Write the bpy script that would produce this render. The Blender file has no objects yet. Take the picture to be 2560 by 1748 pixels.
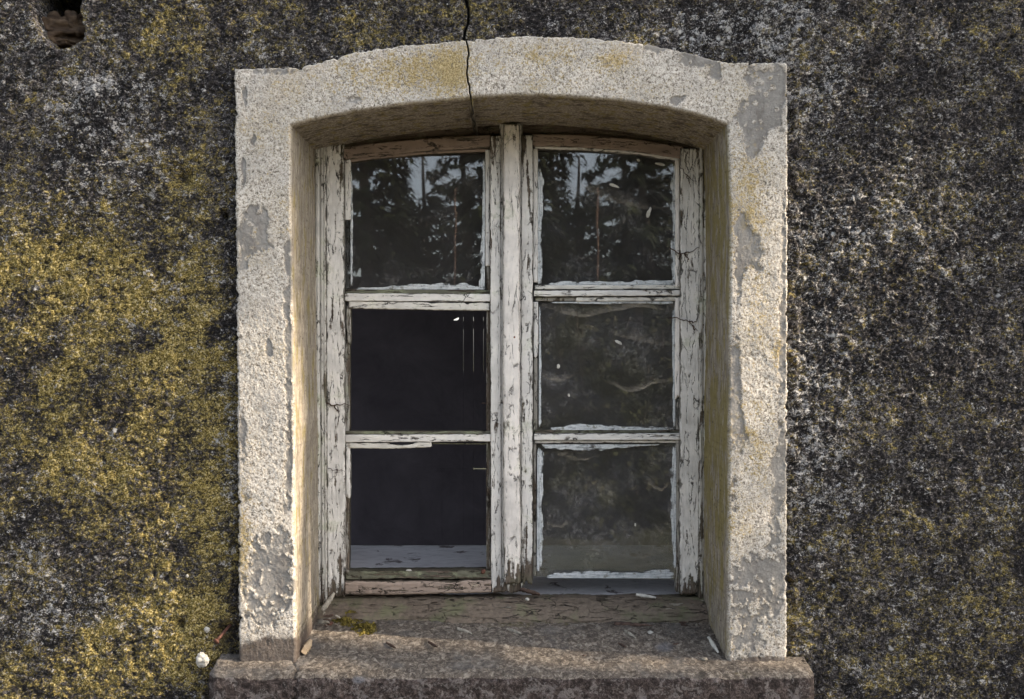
import bpy, bmesh, math, random
import numpy as np
from mathutils import Vector, Matrix

random.seed(7)
rng = np.random.default_rng(11)
R = math.radians
sc = bpy.context.scene
C = sc.collection

# ------------------------------------------------------------------ camera, sky, sun
D = 2.2            # camera to the front of the stone surround, metres
ZC = 1.6           # eye height
cam_d = bpy.data.cameras.new('camera')
cam = bpy.data.objects.new('camera', cam_d); C.objects.link(cam)
cam.location = (0, -D, ZC); cam.rotation_euler = (R(90), 0, 0)
cam_d.sensor_width = 36; cam_d.lens = 36 * D / 2.56
cam_d.clip_start = 0.05; cam_d.clip_end = 1500
sc.camera = cam

SUN_EL, SUN_OFF = 33.0, 8.5     # elevation; angle off the wall plane (light rakes in from the right)
w = bpy.data.worlds.new('World'); sc.world = w; w.use_nodes = True
wn = w.node_tree.nodes; wl = w.node_tree.links
sky = wn.new('ShaderNodeTexSky'); sky.sky_type = 'NISHITA'; sky.sun_disc = False
sky.sun_elevation = R(SUN_EL); sky.sun_rotation = R(90 + SUN_OFF)
sky.air_density = 1.0; sky.dust_density = 2.5; sky.ozone_density = 0.6
hz = wn.new('ShaderNodeHueSaturation'); hz.inputs['Saturation'].default_value = .5      # thin high haze whitens the sky
wl.new(sky.outputs[0], hz.inputs['Color']); wl.new(hz.outputs[0], wn['Background'].inputs[0]); wn['Background'].inputs[1].default_value = 0.15
sd = bpy.data.lights.new('sun', 'SUN'); sd.energy = 3.3; sd.angle = R(0.5); sd.color = (1.0, 0.84, 0.64)
so = bpy.data.objects.new('sun', sd); C.objects.link(so)
dirv = Vector((math.cos(R(SUN_OFF)) * math.cos(R(SUN_EL)), -math.sin(R(SUN_OFF)) * math.cos(R(SUN_EL)), math.sin(R(SUN_EL))))
so.rotation_euler = dirv.to_track_quat('Z', 'Y').to_euler(); so.location = dirv * 20
sc.view_settings.view_transform = 'Standard'; sc.view_settings.look = 'None'
sc.view_settings.gamma = 1.0; sc.view_settings.exposure = 1.9
sc.cycles.max_bounces = 8; sc.cycles.transparent_max_bounces = 16
sc.cycles.caustics_reflective = False; sc.cycles.caustics_refractive = False
sc.cycles.use_denoising = True

# ------------------------------------------------------------------ helpers
def W(px, py, d):
    f = (D + d) / D / 1000.0
    return ((px - 1280) * f, d, ZC + (874 - py) * f)
def ss(a, b, x):
    t = np.clip((np.asarray(x, float) - a) / (b - a), 0, 1); return t * t * (3 - 2 * t)

def _hash(ix, iy, iz, seed):
    h = (ix.astype(np.uint32) * np.uint32(374761393) + iy.astype(np.uint32) * np.uint32(668265263)
         + iz.astype(np.uint32) * np.uint32(2147483647 - 1274126177) + np.uint32((seed * 1013904223) & 0xffffffff))
    h = (h ^ (h >> np.uint32(13))) * np.uint32(1274126177)
    h = (h ^ (h >> np.uint32(16))) * np.uint32(2246822519)
    return ((h ^ (h >> np.uint32(15))).astype(np.float64) / 4294967295.0)
def noise2(x, y, seed=0):
    x = np.asarray(x, float); y = np.asarray(y, float)
    xi = np.floor(x); yi = np.floor(y); fx = x - xi; fy = y - yi
    xi = xi.astype(np.int64); yi = yi.astype(np.int64); z = np.zeros_like(xi)
    u = fx**3 * (fx * (fx * 6 - 15) + 10); v = fy**3 * (fy * (fy * 6 - 15) + 10)
    def g(i, j):
        a = _hash(i, j, z, seed) * 2 * np.pi
        return a
    def dot(a, dx, dy): return np.cos(a) * dx + np.sin(a) * dy
    n00 = dot(g(xi, yi), fx, fy); n10 = dot(g(xi + 1, yi), fx - 1, fy)
    n01 = dot(g(xi, yi + 1), fx, fy - 1); n11 = dot(g(xi + 1, yi + 1), fx - 1, fy - 1)
    return 1.5 * ((n00 * (1 - u) + n10 * u) * (1 - v) + (n01 * (1 - u) + n11 * u) * v)
def fbm2(x, y, oct=4, seed=0, gain=0.5):
    s = 0; a = 1; t = 0
    for k in range(oct):
        s = s + a * noise2(x * 2**k + 13.7 * k, y * 2**k - 7.1 * k, seed + k); t += a; a *= gain
    return s / t
def noise3(x, y, z, seed=0):
    x = np.asarray(x, float); y = np.asarray(y, float); z = np.asarray(z, float)
    xi = np.floor(x); yi = np.floor(y); zi = np.floor(z); fx = x - xi; fy = y - yi; fz = z - zi
    xi = xi.astype(np.int64); yi = yi.astype(np.int64); zi = zi.astype(np.int64)
    u = fx * fx * (3 - 2 * fx); v = fy * fy * (3 - 2 * fy); q = fz * fz * (3 - 2 * fz)
    r = 0
    for i in (0, 1):
        for j in (0, 1):
            for k in (0, 1):
                r = r + _hash(xi + i, yi + j, zi + k, seed) * (u if i else 1 - u) * (v if j else 1 - v) * (q if k else 1 - q)
    return r * 2 - 1
def fbm3(x, y, z, oct=3, seed=0):
    s = 0; a = 1; t = 0
    for k in range(oct):
        s = s + a * noise3(x * 2**k + 5.3 * k, y * 2**k + 1.7 * k, z * 2**k - 3.1 * k, seed + k); t += a; a *= .5
    return s / t
def blobs(px, py, lst):
    r = np.zeros_like(px, float)
    for cx, cy, rx, ry, a in lst:
        r += a * np.exp(-((px - cx) / rx)**2 - ((py - cy) / ry)**2)
    return r

def tag(o, label=None, cat=None, group=None, kind=None):
    if label: o['label'] = label
    if cat: o['category'] = cat
    if group: o['group'] = group
    if kind: o['kind'] = kind
    return o
def empty(name, loc):
    o = bpy.data.objects.new(name, None); C.objects.link(o); o.location = loc; o.empty_display_size = .1
    return o
def mesh_obj(name, verts, faces, mat, parent=None, attrs=None, smooth=True):
    me = bpy.data.meshes.new(name)
    verts = np.asarray(verts, dtype=np.float32).reshape(-1, 3)
    if isinstance(faces, np.ndarray):
        nf, k = faces.shape
        me.vertices.add(len(verts)); me.vertices.foreach_set('co', verts.ravel())
        me.loops.add(nf * k); me.loops.foreach_set('vertex_index', faces.astype(np.int32).ravel())
        me.polygons.add(nf); me.polygons.foreach_set('loop_start', np.arange(0, nf * k, k, dtype=np.int32))
        me.polygons.foreach_set('loop_total', np.full(nf, k, dtype=np.int32))
        me.update(calc_edges=True)
    else:
        me.from_pydata(verts.tolist(), [], faces)
    me.polygons.foreach_set('use_smooth', [smooth] * len(me.polygons))
    for n, a in (attrs or {}).items():
        at = me.attributes.new(n, 'FLOAT', 'POINT'); at.data.foreach_set('value', np.asarray(a, dtype=np.float32).ravel())
    me.materials.append(mat); me.validate(); me.update()
    o = bpy.data.objects.new(name, me); C.objects.link(o)
    if parent:
        o.parent = parent
        q = parent; m = Vector((0, 0, 0))
        while q: m += q.location; q = q.parent
        o.location = -m
    return o
def grid_faces(ny, nx, keep=None, flip=False):
    i = np.arange(ny * nx).reshape(ny, nx)
    f = np.stack([i[:-1, :-1], i[:-1, 1:], i[1:, 1:], i[1:, :-1]], -1)
    if flip: f = f[..., ::-1]
    f = f.reshape(-1, 4)
    return f if keep is None else f[keep.ravel()]
def compact(v, f, attrs):
    used = np.zeros(len(v), bool); used[f.ravel()] = True
    idx = np.cumsum(used) - 1
    return v[used], idx[f], {k: np.asarray(a).ravel()[used] for k, a in attrs.items()}
def bm_obj(name, bm, mat, parent=None, smooth=True):
    me = bpy.data.meshes.new(name); bm.to_mesh(me); bm.free()
    vs = np.array([v.co[:] for v in me.vertices]); fs = [list(p.vertices) for p in me.polygons]
    bpy.data.meshes.remove(me)
    return mesh_obj(name, vs, fs, mat, parent, smooth=smooth)

# ------------------------------------------------------------------ material kit
class M:
    def __init__(s, name):
        s.m = bpy.data.materials.new(name); s.m.use_nodes = True
        s.t = s.m.node_tree; s.n = s.t.nodes; s.l = s.t.links
        s.p = s.n['Principled BSDF']; s.out = s.n['Material Output']
        s.p.inputs['Roughness'].default_value = .9
        s.p.inputs['Specular IOR Level'].default_value = .25
        s.tc = s.n.new('ShaderNodeTexCoord').outputs['Object']
    def put(s, sock, v):
        if isinstance(v, bpy.types.NodeSocket): s.l.new(v, sock)
        elif isinstance(v, (tuple, list)): sock.default_value = tuple(v) + ((1,) if len(v) == 3 and len(sock.default_value) == 4 else ())
        else: sock.default_value = v
    def vec(s, sx=1, sy=1, sz=1, rot=(0, 0, 0), v=None):
        n = s.n.new('ShaderNodeMapping'); s.l.new(v or s.tc, n.inputs[0])
        n.inputs['Scale'].default_value = (sx, sy, sz); n.inputs['Rotation'].default_value = rot
        return n.outputs[0]
    def noise(s, scale, det=4, rough=.55, v=None, dist=0, col=False):
        n = s.n.new('ShaderNodeTexNoise'); s.l.new(v or s.tc, n.inputs['Vector'])
        n.inputs['Scale'].default_value = scale; n.inputs['Detail'].default_value = det
        n.inputs['Roughness'].default_value = rough; n.inputs['Distortion'].default_value = dist
        return n.outputs['Color' if col else 'Fac']
    def vor(s, scale, feat='F1', v=None, rand=1):
        n = s.n.new('ShaderNodeTexVoronoi'); n.feature = feat; s.l.new(v or s.tc, n.inputs['Vector'])
        n.inputs['Scale'].default_value = scale; n.inputs['Randomness'].default_value = rand
        return n.outputs['Distance']
    def attr(s, name):
        n = s.n.new('ShaderNodeAttribute'); n.attribute_name = name; return n.outputs['Fac']
    def math(s, op, a, b=0, c=None, clamp=False):
        n = s.n.new('ShaderNodeMath'); n.operation = op; n.use_clamp = clamp
        s.put(n.inputs[0], a); s.put(n.inputs[1], b)
        if c is not None: s.put(n.inputs[2], c)
        return n.outputs[0]
    def rng(s, v, a, b, c=0, d=1, smooth=True):
        n = s.n.new('ShaderNodeMapRange'); n.interpolation_type = 'SMOOTHSTEP' if smooth else 'LINEAR'
        s.put(n.inputs['Value'], v); n.inputs['From Min'].default_value = a; n.inputs['From Max'].default_value = b
        n.inputs['To Min'].default_value = c; n.inputs['To Max'].default_value = d
        return n.outputs['Result']
    def mix(s, f, a, b):
        n = s.n.new('ShaderNodeMix'); n.data_type = 'RGBA'
        s.put(n.inputs[0], f); s.put(n.inputs[6], a); s.put(n.inputs[7], b); return n.outputs[2]
    def ramp(s, f, stops):
        n = s.n.new('ShaderNodeValToRGB'); s.l.new(f, n.inputs[0]); e = n.color_ramp.elements
        while len(e) < len(stops): e.new(.5)
        for el, (p, c) in zip(e, stops): el.position = p; el.color = tuple(c) + (1,)
        return n.outputs[0]
    def add(s, *v):
        r = v[0]
        for x in v[1:]: r = s.math('ADD', r, x)
        return r
    def mul(s, *v):
        r = v[0]
        for x in v[1:]: r = s.math('MULTIPLY', r, x)
        return r
    def done(s, col, height=None, dist=.003, strength=1, rough=None):
        s.put(s.p.inputs['Base Color'], col)
        if rough is not None: s.put(s.p.inputs['Roughness'], rough)
        if height is not None:
            b = s.n.new('ShaderNodeBump'); b.inputs['Distance'].default_value = dist; b.inputs['Strength'].default_value = strength
            s.l.new(height, b.inputs['Height']); s.l.new(b.outputs[0], s.p.inputs['Normal'])
        return s.m

# ---- lichen covered harling
def mat_wall():
    m = M('lichen_harling')
    a_o, a_p, a_d, rel = m.attr('ochre'), m.attr('pale'), m.attr('dark'), m.attr('relief')
    wv = m.vec(1, 1, 1.3, (0, R(-16), 0))
    nA = m.noise(112, 5, .68, wv, .8); nB = m.noise(74, 6, .68, wv, .9); nC = m.noise(250, 4, .68); nD = m.noise(44, 7, .70, wv, .9)
    nL = m.noise(6, 4, .6); nM = m.noise(20, 4, .6)
    cen = lambda n, k: m.mul(m.math('SUBTRACT', n, .5), k)
    base = m.ramp(m.add(nA, cen(nC, .5), cen(nL, .35), cen(nM, .25)), [(.36, (.007, .006, .0065)), (.47, (.018, .016, .0165)), (.55, (.058, .052, .053)), (.68, (.20, .185, .18))])
    # olive film, then ochre crust
    so_ = m.add(cen(nB, 4.6), m.mul(a_o, .74), cen(nL, 1.4), cen(nM, 1.8), m.mul(rel, .16), -.03)
    c = m.mix(m.mul(m.rng(so_, .05, .45), .75), base, m.mix(m.rng(nC, .35, .65), (.035, .029, .010), (.15, .122, .052)))
    c = m.mix(m.mul(m.rng(so_, .40, .85), .92), c, m.ramp(m.add(nC, cen(nA, .4)), [(.36, (.035, .026, .008)), (.46, (.145, .110, .028)), (.55, (.32, .245, .072)), (.66, (.58, .49, .29))]))
    # pale grey lichen and flecks
    sp_ = m.add(cen(nD, 3.6), cen(nC, 1.8), cen(nM, 1.2), m.mul(a_p, .58), m.mul(rel, .22), m.mul(so_, -.15), -.06)
    c = m.mix(m.mul(m.rng(sp_, .22, .62), .92), c, m.ramp(m.add(nA, cen(nC, .5)), [(.36, (.06, .058, .062)), (.48, (.21, .208, .215)), (.63, (.54, .52, .49))]))
    # small lichen rosettes
    ro = m.mul(m.rng(m.add(m.vor(46), cen(nC, .8)), .34, .22), m.rng(m.add(m.noise(17, 3, .6), m.mul(a_p, .16)), .64, .74))
    c = m.mix(m.mul(ro, .85), c, m.mix(nC, (.26, .26, .27), (.66, .65, .62)))
    # dark film and pits
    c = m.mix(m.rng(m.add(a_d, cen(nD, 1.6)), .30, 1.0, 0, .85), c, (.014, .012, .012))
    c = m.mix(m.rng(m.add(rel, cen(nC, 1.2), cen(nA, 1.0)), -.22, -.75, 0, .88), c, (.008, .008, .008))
    h = m.add(m.mul(nA, 1.0), m.mul(nC, .5), m.mul(nB, .6))
    return m.done(c, h, .006, 1.0, .95)

# ---- stone surround: cream crust flaking off grey cement
def mat_surround():
    m = M('flaking_limewashed_stone')
    pe, oc, da, rv, cr = m.attr('peel'), m.attr('ochre'), m.attr('dark'), m.attr('reveal'), m.attr('crack')
    n1 = m.noise(120, 6, .72, None, .5); n2 = m.noise(45, 6, .65, None, .7); n3 = m.noise(12, 5, .6); nf = m.noise(260, 3, .7)
    cen = lambda n, k: m.mul(m.math('SUBTRACT', n, .5), k)
    nb = m.noise(170, 5, .7, None, .6); n0 = m.noise(4.5, 5, .62)
    crust = m.ramp(m.add(n1, cen(nf, .7)), [(.35, (.15, .128, .10)), (.43, (.33, .295, .25)), (.51, (.50, .463, .41)), (.66, (.66, .622, .565))])
    crust = m.mix(m.rng(n3, .44, .64, 0, .55), crust, m.mix(n2, (.25, .23, .205), (.52, .485, .44)))
    crust = m.mix(m.rng(n0, .46, .66, 0, .4), crust, m.mix(nb, (.24, .205, .15), (.47, .42, .34)))
    sp = m.rng(m.add(cen(nb, 1), cen(n2, .6)), -.05, -.16)
    crust = m.mix(m.mul(sp, .8), crust, (.07, .055, .038))
    oo = m.rng(m.add(cen(nb, 4.2), cen(n2, 2.5), cen(n0, 2.2), m.mul(oc, .85)), .42, .95)
    crust = m.mix(m.mul(oo, .8), crust, m.ramp(nf, [(.35, (.13, .09, .022)), (.5, (.30, .215, .07)), (.66, (.46, .37, .17))]))
    cem = m.ramp(m.add(m.mul(n3, .6), m.mul(nf, .4)), [(.3, (.145, .135, .122)), (.52, (.225, .213, .196)), (.7, (.33, .315, .29))])
    cem = m.mix(m.rng(m.noise(30, 6, .7, m.vec(1, 1, .3)), .48, .66, 0, .6), cem, (.13, .115, .105))
    cem = m.mix(m.mul(m.rng(m.add(n2, m.mul(oc, .3)), .62, .8), .5), cem, (.27, .21, .10))
    ros = m.mul(m.rng(m.add(m.vor(52), cen(n1, 1.0)), .40, .30), m.rng(m.noise(15, 3, .6), .46, .54))
    pm = m.rng(m.add(pe, cen(n1, .8), cen(n2, .5)), .44, .56)
    pm = m.mul(pm, m.math('SUBTRACT', 1, m.mul(ros, .9)))
    c = m.mix(pm, crust, cem)
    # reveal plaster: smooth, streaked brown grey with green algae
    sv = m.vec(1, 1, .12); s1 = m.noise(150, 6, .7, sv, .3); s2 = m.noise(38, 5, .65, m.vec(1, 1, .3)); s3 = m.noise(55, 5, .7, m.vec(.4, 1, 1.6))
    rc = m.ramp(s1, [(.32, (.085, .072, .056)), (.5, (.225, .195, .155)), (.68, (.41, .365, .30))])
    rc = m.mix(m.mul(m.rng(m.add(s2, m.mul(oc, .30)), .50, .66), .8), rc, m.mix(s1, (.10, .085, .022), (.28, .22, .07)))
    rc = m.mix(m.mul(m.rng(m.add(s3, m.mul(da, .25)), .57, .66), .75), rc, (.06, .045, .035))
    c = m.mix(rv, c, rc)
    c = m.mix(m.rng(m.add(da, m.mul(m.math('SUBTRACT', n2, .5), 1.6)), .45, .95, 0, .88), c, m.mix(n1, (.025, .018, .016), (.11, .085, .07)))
    c = m.mix(cr, c, (.010, .008, .007))
    h = m.add(m.mul(n1, .9), m.mul(nb, .5), m.mul(n2, .4), m.mul(pm, -.5))
    hh = m.n.new('ShaderNodeMix'); hh.data_type = 'FLOAT'
    m.put(hh.inputs[0], rv); m.put(hh.inputs[2], h); m.put(hh.inputs[3], m.mul(s1, .5))
    return m.done(c, hh.outputs[0], .0028, 1.0, .92)

# ---- dark stone of the outer sill
def mat_sill():
    m = M('damp_sill_stone')
    fr, sl, gr = m.attr('front'), m.attr('slate'), m.attr('moss')
    n1 = m.noise(160, 5, .7); n2 = m.noise(34, 6, .7, None, .6); n3 = m.noise(9, 4, .6); n4 = m.noise(75, 5, .75, None, .8)
    top = m.ramp(n4, [(.34, (.045, .037, .031)), (.5, (.14, .116, .095)), (.64, (.34, .30, .25))])
    top = m.mix(m.rng(n1, .60, .72, 0, .8), top, (.46, .40, .31))
    top = m.mix(m.rng(n2, .54, .66, 0, .85), top, m.mix(n1, (.03, .025, .022), (.10, .085, .07)))
    top = m.mix(m.rng(n3, .50, .68, 0, .6), top, m.mix(n4, (.075, .07, .068), (.23, .215, .20)))
    top = m.mix(m.mul(m.rng(m.add(n2, gr), .75, 1.0), .8), top, m.mix(n1, (.05, .05, .015), (.22, .18, .08)))
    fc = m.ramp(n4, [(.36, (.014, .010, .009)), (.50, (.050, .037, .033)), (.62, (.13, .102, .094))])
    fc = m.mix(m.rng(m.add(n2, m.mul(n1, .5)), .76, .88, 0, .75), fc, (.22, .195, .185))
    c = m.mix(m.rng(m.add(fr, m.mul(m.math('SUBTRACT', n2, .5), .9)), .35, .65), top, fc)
    c = m.mix(m.rng(m.add(sl, m.mul(m.math('SUBTRACT', n2, .5), .5)), .45, .75, 0, .8), c, m.mix(n4, (.11, .11, .125), (.19, .19, .205)))
    return m.done(c, m.add(n1, m.mul(n4, 1.2), m.mul(n2, .8)), .008, 1.0, .9)

# ---- old flaking paint on wood
def mat_paint(axis, tone=(.66, .63, .585), name='flaking_white_paint', green=.0, crackle=1.0, bare=0.0, moss=None, craze=0.0):
    m = M(name)
    sc_ = {'z': (1, 1, .09), 'x': (.09, 1, 1)}[axis]
    g = m.vec(*sc_); g2 = m.vec(*[(.35 if v < 1 else 1) for v in sc_])
    pe = m.attr('peel'); ed = m.attr('edge')
    n1 = m.noise(95, 6, .7); n2 = m.noise(14, 5, .6); gr = m.noise(230, 6, .7, g, .4); g3 = m.noise(70, 5, .65, g, .5); nm = m.noise(60, 6, .75, g2, .8)
    t = tone
    pc = m.ramp(n2, [(.3, tuple(x * .78 for x in t)), (.5, t), (.72, (t[0] * 1.22, t[1] * 1.21, t[2] * 1.19))])
    pc = m.mix(m.rng(gr, .55, .72, 0, .45), pc, tuple(x * .5 for x in t))
    pc = m.mix(m.rng(m.add(n2, m.mul(n1, .3), green), .72, .90, 0, .5), pc, (.30, .33, .20))
    wood = m.ramp(gr, [(.3, (.030, .022, .017)), (.5, (.105, .080, .060)), (.7, (.22, .18, .14))])
    wood = m.mix(m.rng(n2, .45, .62, 0, .5), wood, m.mix(gr, (.05, .055, .03), (.17, .16, .11)))
    if moss: wood = m.mix(m.rng(m.noise(9, 5, .65), .48, .64, 0, .8), m.mix(n1, (.035, .027, .021), (.23, .18, .135)), m.mix(gr, tuple(x * .4 for x in moss), tuple(x * 2 for x in moss)))
    # cracks follow the grain, cross checks between them
    wob = m.n.new('ShaderNodeVectorMath'); wob.operation = 'MULTIPLY_ADD'
    nc = m.noise(40, 4, .6, None, 0, True); m.l.new(nc, wob.inputs[0]); wob.inputs[1].default_value = (.016,) * 3; m.l.new(m.tc, wob.inputs[2])
    ga = m.vec(*sc_, v=wob.outputs[0]); gb = m.vec(*[(.45 if v < 1 else .8) for v in sc_], v=wob.outputs[0])
    e1 = m.vor(52, 'DISTANCE_TO_EDGE', ga); e2 = m.vor(38, 'DISTANCE_TO_EDGE', gb)
    k1 = m.mul(m.rng(e1, .045, .010), m.rng(m.noise(30, 4, .65), .46, .60)); k2 = m.mul(m.rng(e2, .026, .006), m.rng(m.add(m.noise(13, 3, .6), craze), .60, .70)); k1 = m.math('MAXIMUM', k1, m.mul(m.rng(m.noise(120, 5, .65, g, .6), .625, .70), .75))
    ck = m.math('MAXIMUM', k1, k2); ck = m.mul(ck, crackle)
    pm = m.rng(m.add(pe, m.mul(m.math('SUBTRACT', g3, .5), 1.1), m.mul(m.math('SUBTRACT', n1, .5), .5), bare), .50, .60)
    c = m.mix(pm, pc, wood)
    mould = m.rng(m.add(nm, m.mul(ed, .27), m.mul(m.math('SUBTRACT', n2, .5), .6)), .62, .78, 0, .88)
    c = m.mix(mould, c, m.mix(n1, (.018, .015, .012), (.085, .075, .05)))
    c = m.mix(m.mul(ck, .9), c, (.022, .018, .014))
    h = m.add(m.mul(pm, -.9), m.mul(ck, -1.1), m.mul(gr, .35), m.mul(n1, .25))
    return m.done(c, h, .0028, 1.0, .75)

def mat_simple(name, stops, scale=60, det=5, rough=.9, bump=.002, vec=(1, 1, 1), dist=.4):
    m = M(name); n = m.noise(scale, det, .68, m.vec(*vec), dist)
    return m.done(m.ramp(n, stops), n, bump, 1.0, rough)

# ---- dusty glass
def mat_glass(name, dirt=.10, green=.3, seed=0):
    m = M(name); m.n.remove(m.p)
    tr = m.n.new('ShaderNodeBsdfTransparent'); tr.inputs[0].default_value = (.86, .88, .88, 1)
    gl = m.n.new('ShaderNodeBsdfGlossy'); gl.inputs['Roughness'].default_value = .015
    v = m.vec(1, 1, 1); n = m.noise(10, 4, .6, m.vec(1, 1, 1, (0, 0, seed)), .5)
    wav = m.n.new('ShaderNodeBump'); wav.inputs['Distance'].default_value = .0006; wav.inputs['Strength'].default_value = .6
    m.l.new(m.noise(5, 1, .4), wav.inputs['Height']); m.l.new(wav.outputs[0], gl.inputs['Normal'])
    fr = m.n.new('ShaderNodeFresnel'); fr.inputs['IOR'].default_value = 1.9
    mx = m.n.new('ShaderNodeMixShader'); m.l.new(fr.outputs[0], mx.inputs[0]); m.l.new(tr.outputs[0], mx.inputs[1]); m.l.new(gl.outputs[0], mx.inputs[2])
    # dust film, fibrous clumps and specks
    f1 = m.noise(58, 9, .76, m.vec(1, 1, 1, (0, R(20), 0)), .5); f2 = m.noise(9, 5, .6, None, .6); sp = m.noise(240, 2, .5)
    fib = m.math('ABSOLUTE', m.math('SUBTRACT', m.noise(26, 8, .68, None, 2.2), .5))
    fibm = m.mul(m.rng(fib, .022, .002), m.rng(f2, .42, .62))
    film = m.mul(m.rng(f1, .48, .80), m.rng(f2, .35, .68))
    a = m.add(m.mul(film, dirt * 2.2), m.mul(fibm, dirt * 1.6), m.mul(m.rng(sp, .73, .79), m.rng(f1, .4, .6), .45), dirt * .34)
    df = m.n.new('ShaderNodeBsdfDiffuse')
    m.put(df.inputs[0], m.mix(m.rng(m.noise(7, 4, .6), .42, .6, 0, green), (.37, .35, .335), (.27, .25, .16)))
    mz = m.n.new('ShaderNodeMixShader'); m.l.new(m.math('MINIMUM', a, .9), mz.inputs[0]); m.l.new(mx.outputs[0], mz.inputs[1]); m.l.new(df.outputs[0], mz.inputs[2])
    m.l.new(mz.outputs[0], m.out.inputs[0]); return m.m

def mat_web():
    m = M('dusty_cobweb')
    al = m.attr('dense'); f = m.noise(60, 8, .75, m.vec(.3, 1, 1.6), 1.0)
    a = m.mul(al, m.rng(f, .30, .72))
    m.put(m.p.inputs['Base Color'], (.42, .37, .30)); m.l.new(a, m.p.inputs['Alpha']); return m.m

def mat_smear(vs_, name):
    m = M(name); th = m.attr('thin'); n = m.noise(70, 6, .7, None, .5); b = m.noise(330, 4, .65, m.vec(*vs_)); lo = m.noise(14, 4, .65)
    cen = lambda q, k: m.mul(m.math('SUBTRACT', q, .5), k)
    c = m.ramp(m.add(b, cen(n, .8)), [(.32, (.26, .28, .285)), (.5, (.47, .49, .495)), (.68, (.66, .67, .66))])
    c = m.mix(m.rng(m.add(n, cen(lo, .6)), .56, .68, 0, .8), c, (.12, .118, .085))
    a = m.rng(m.add(th, cen(n, .7), cen(b, 1.7), cen(lo, 2.6)), .36, .78)
    m.l.new(a, m.p.inputs['Alpha']); m.put(m.p.inputs['Roughness'], .6)
    return m.done(c, m.add(n, b), .0012)

WALL = mat_wall(); SURR = mat_surround(); SILL = mat_sill()
PZ = mat_paint('z'); PX = mat_paint('x', name='flaking_white_paint_on_rail', bare=.02)
PZW = mat_paint('z', (.74, .69, .635), 'cream_paint', crackle=.8, bare=-.08)
PMO = mat_paint('z', (.50, .475, .43), 'weathered_moulding_paint', .05, 1, .06)
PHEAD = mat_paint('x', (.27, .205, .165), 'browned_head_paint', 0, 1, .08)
PHEADK = mat_paint('x', (.10, .075, .06), 'shade_toned_frame_head', 0, 1, .1)  # near-black tone paints in the recess shadow above the top rails
PRAIL = mat_paint('x', (.33, .255, .205), 'crazed_rail_paint', 0, 1.2, .06, None, .10)
PBEAM = mat_paint('x', (.30, .265, .21), 'mossy_sill_wood', .0, 1.0, .42, (.10, .10, .055), .08)
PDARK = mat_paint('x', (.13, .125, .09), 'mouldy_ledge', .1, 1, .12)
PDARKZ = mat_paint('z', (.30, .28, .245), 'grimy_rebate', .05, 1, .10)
PUT = mat_paint('x', (.62, .59, .53), 'crumbling_putty', 0, 1, .0)
SMEAR_V = mat_smear((1, 1, .07), 'putty_paint_brushed_upright'); SMEAR_H = mat_smear((.07, 1, 1), 'putty_paint_brushed_level'); WEB = mat_web()

# ------------------------------------------------------------------ ground and what stands behind the viewer
gm = M('rough_grass_ground'); gn = gm.noise(3, 8, .7)
G_MAT = gm.done(gm.ramp(gn, [(.3, (.018, .022, .008)), (.55, (.045, .045, .02)), (.75, (.08, .066, .04))]), gn, .05)
gx = np.concatenate([np.linspace(-400, -30, 8), np.linspace(-25, 25, 40), np.linspace(30, 400, 8)])
GX, GY = np.meshgrid(gx, gx)
GZ = .05 * noise2(GX * .3, GY * .3, 4) * ss(1.5, 6, -GY) + 4.2 * ss(17, 34, -GY)
tag(mesh_obj('ground', np.stack([GX, GY, GZ], -1), grid_faces(*GX.shape), G_MAT), kind='structure')

pg = M('pale_bounce_gravel'); p1 = pg.noise(45, 5, .7); p2 = pg.noise(2, 4, .6)  # unseen pale ground strip added to bounce sunlight onto soffit and frame
BOUNCEM = pg.done(pg.mix(pg.rng(p2, .4, .65), pg.ramp(p1, [(.3, (.17, .155, .135)), (.6, (.36, .335, .295))]), (.24, .215, .17)), p1, .01)
GX, GY = np.meshgrid(np.linspace(-14, 14, 60), np.linspace(-2.6, .6, 12)); GX = GX + .15 * noise2(GX, GY, 3) * (GY < -2.2)
tag(mesh_obj('bounce_strip', np.stack([GX, GY + .18 * noise2(GX * .6, GX * 0, 8) * (GY < -2.2), GX * 0 + .062], -1), grid_faces(*GX.shape), BOUNCEM), kind='structure')

# ------------------------------------------------------------------ the harled wall
DW = .024
def axis(lo, hi, a, b, fine, coarse):
    l = np.arange(lo, a, coarse); mid = np.arange(a, b, fine); r = np.arange(b, hi + coarse, coarse)
    return np.concatenate([l, mid, r])
fw = (D + DW) / D / 1000
xs = axis(-4.2, 4.2, -1.36, 1.36, .003, .04); zs = axis(-.2, 3.4, ZC - .93, ZC + .93, .003, .04)
X, Z = np.meshgrid(xs, zs)
PX_ = X / fw + 1280; PY_ = 874 - (Z - ZC) / fw
u = X * .96 + Z * .28; v = (Z * .96 - X * .28) * 1.3
big = fbm2(X * 3, Z * 3, 3, 3); mid = fbm2(u * 17, v * 17, 4, 21, .6); gra = fbm2(u * 46, v * 46, 3, 41, .6); fin = fbm2(u * 125, v * 125, 2, 61, .6)
rid = 1 - 2 * np.abs(fbm2(u * 30 + 9, v * 30, 3, 81, .6))
relief = .52 * mid * 1.7 + .62 * gra * 1.6 + .42 * fin * 1.5 + .22 * (rid - .55)
h = .006 * big + .0062 * relief * (1 + .4 * np.exp(-((PX_ - 2150) / 300)**2 - ((PY_ - 640) / 300)**2))
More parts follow.
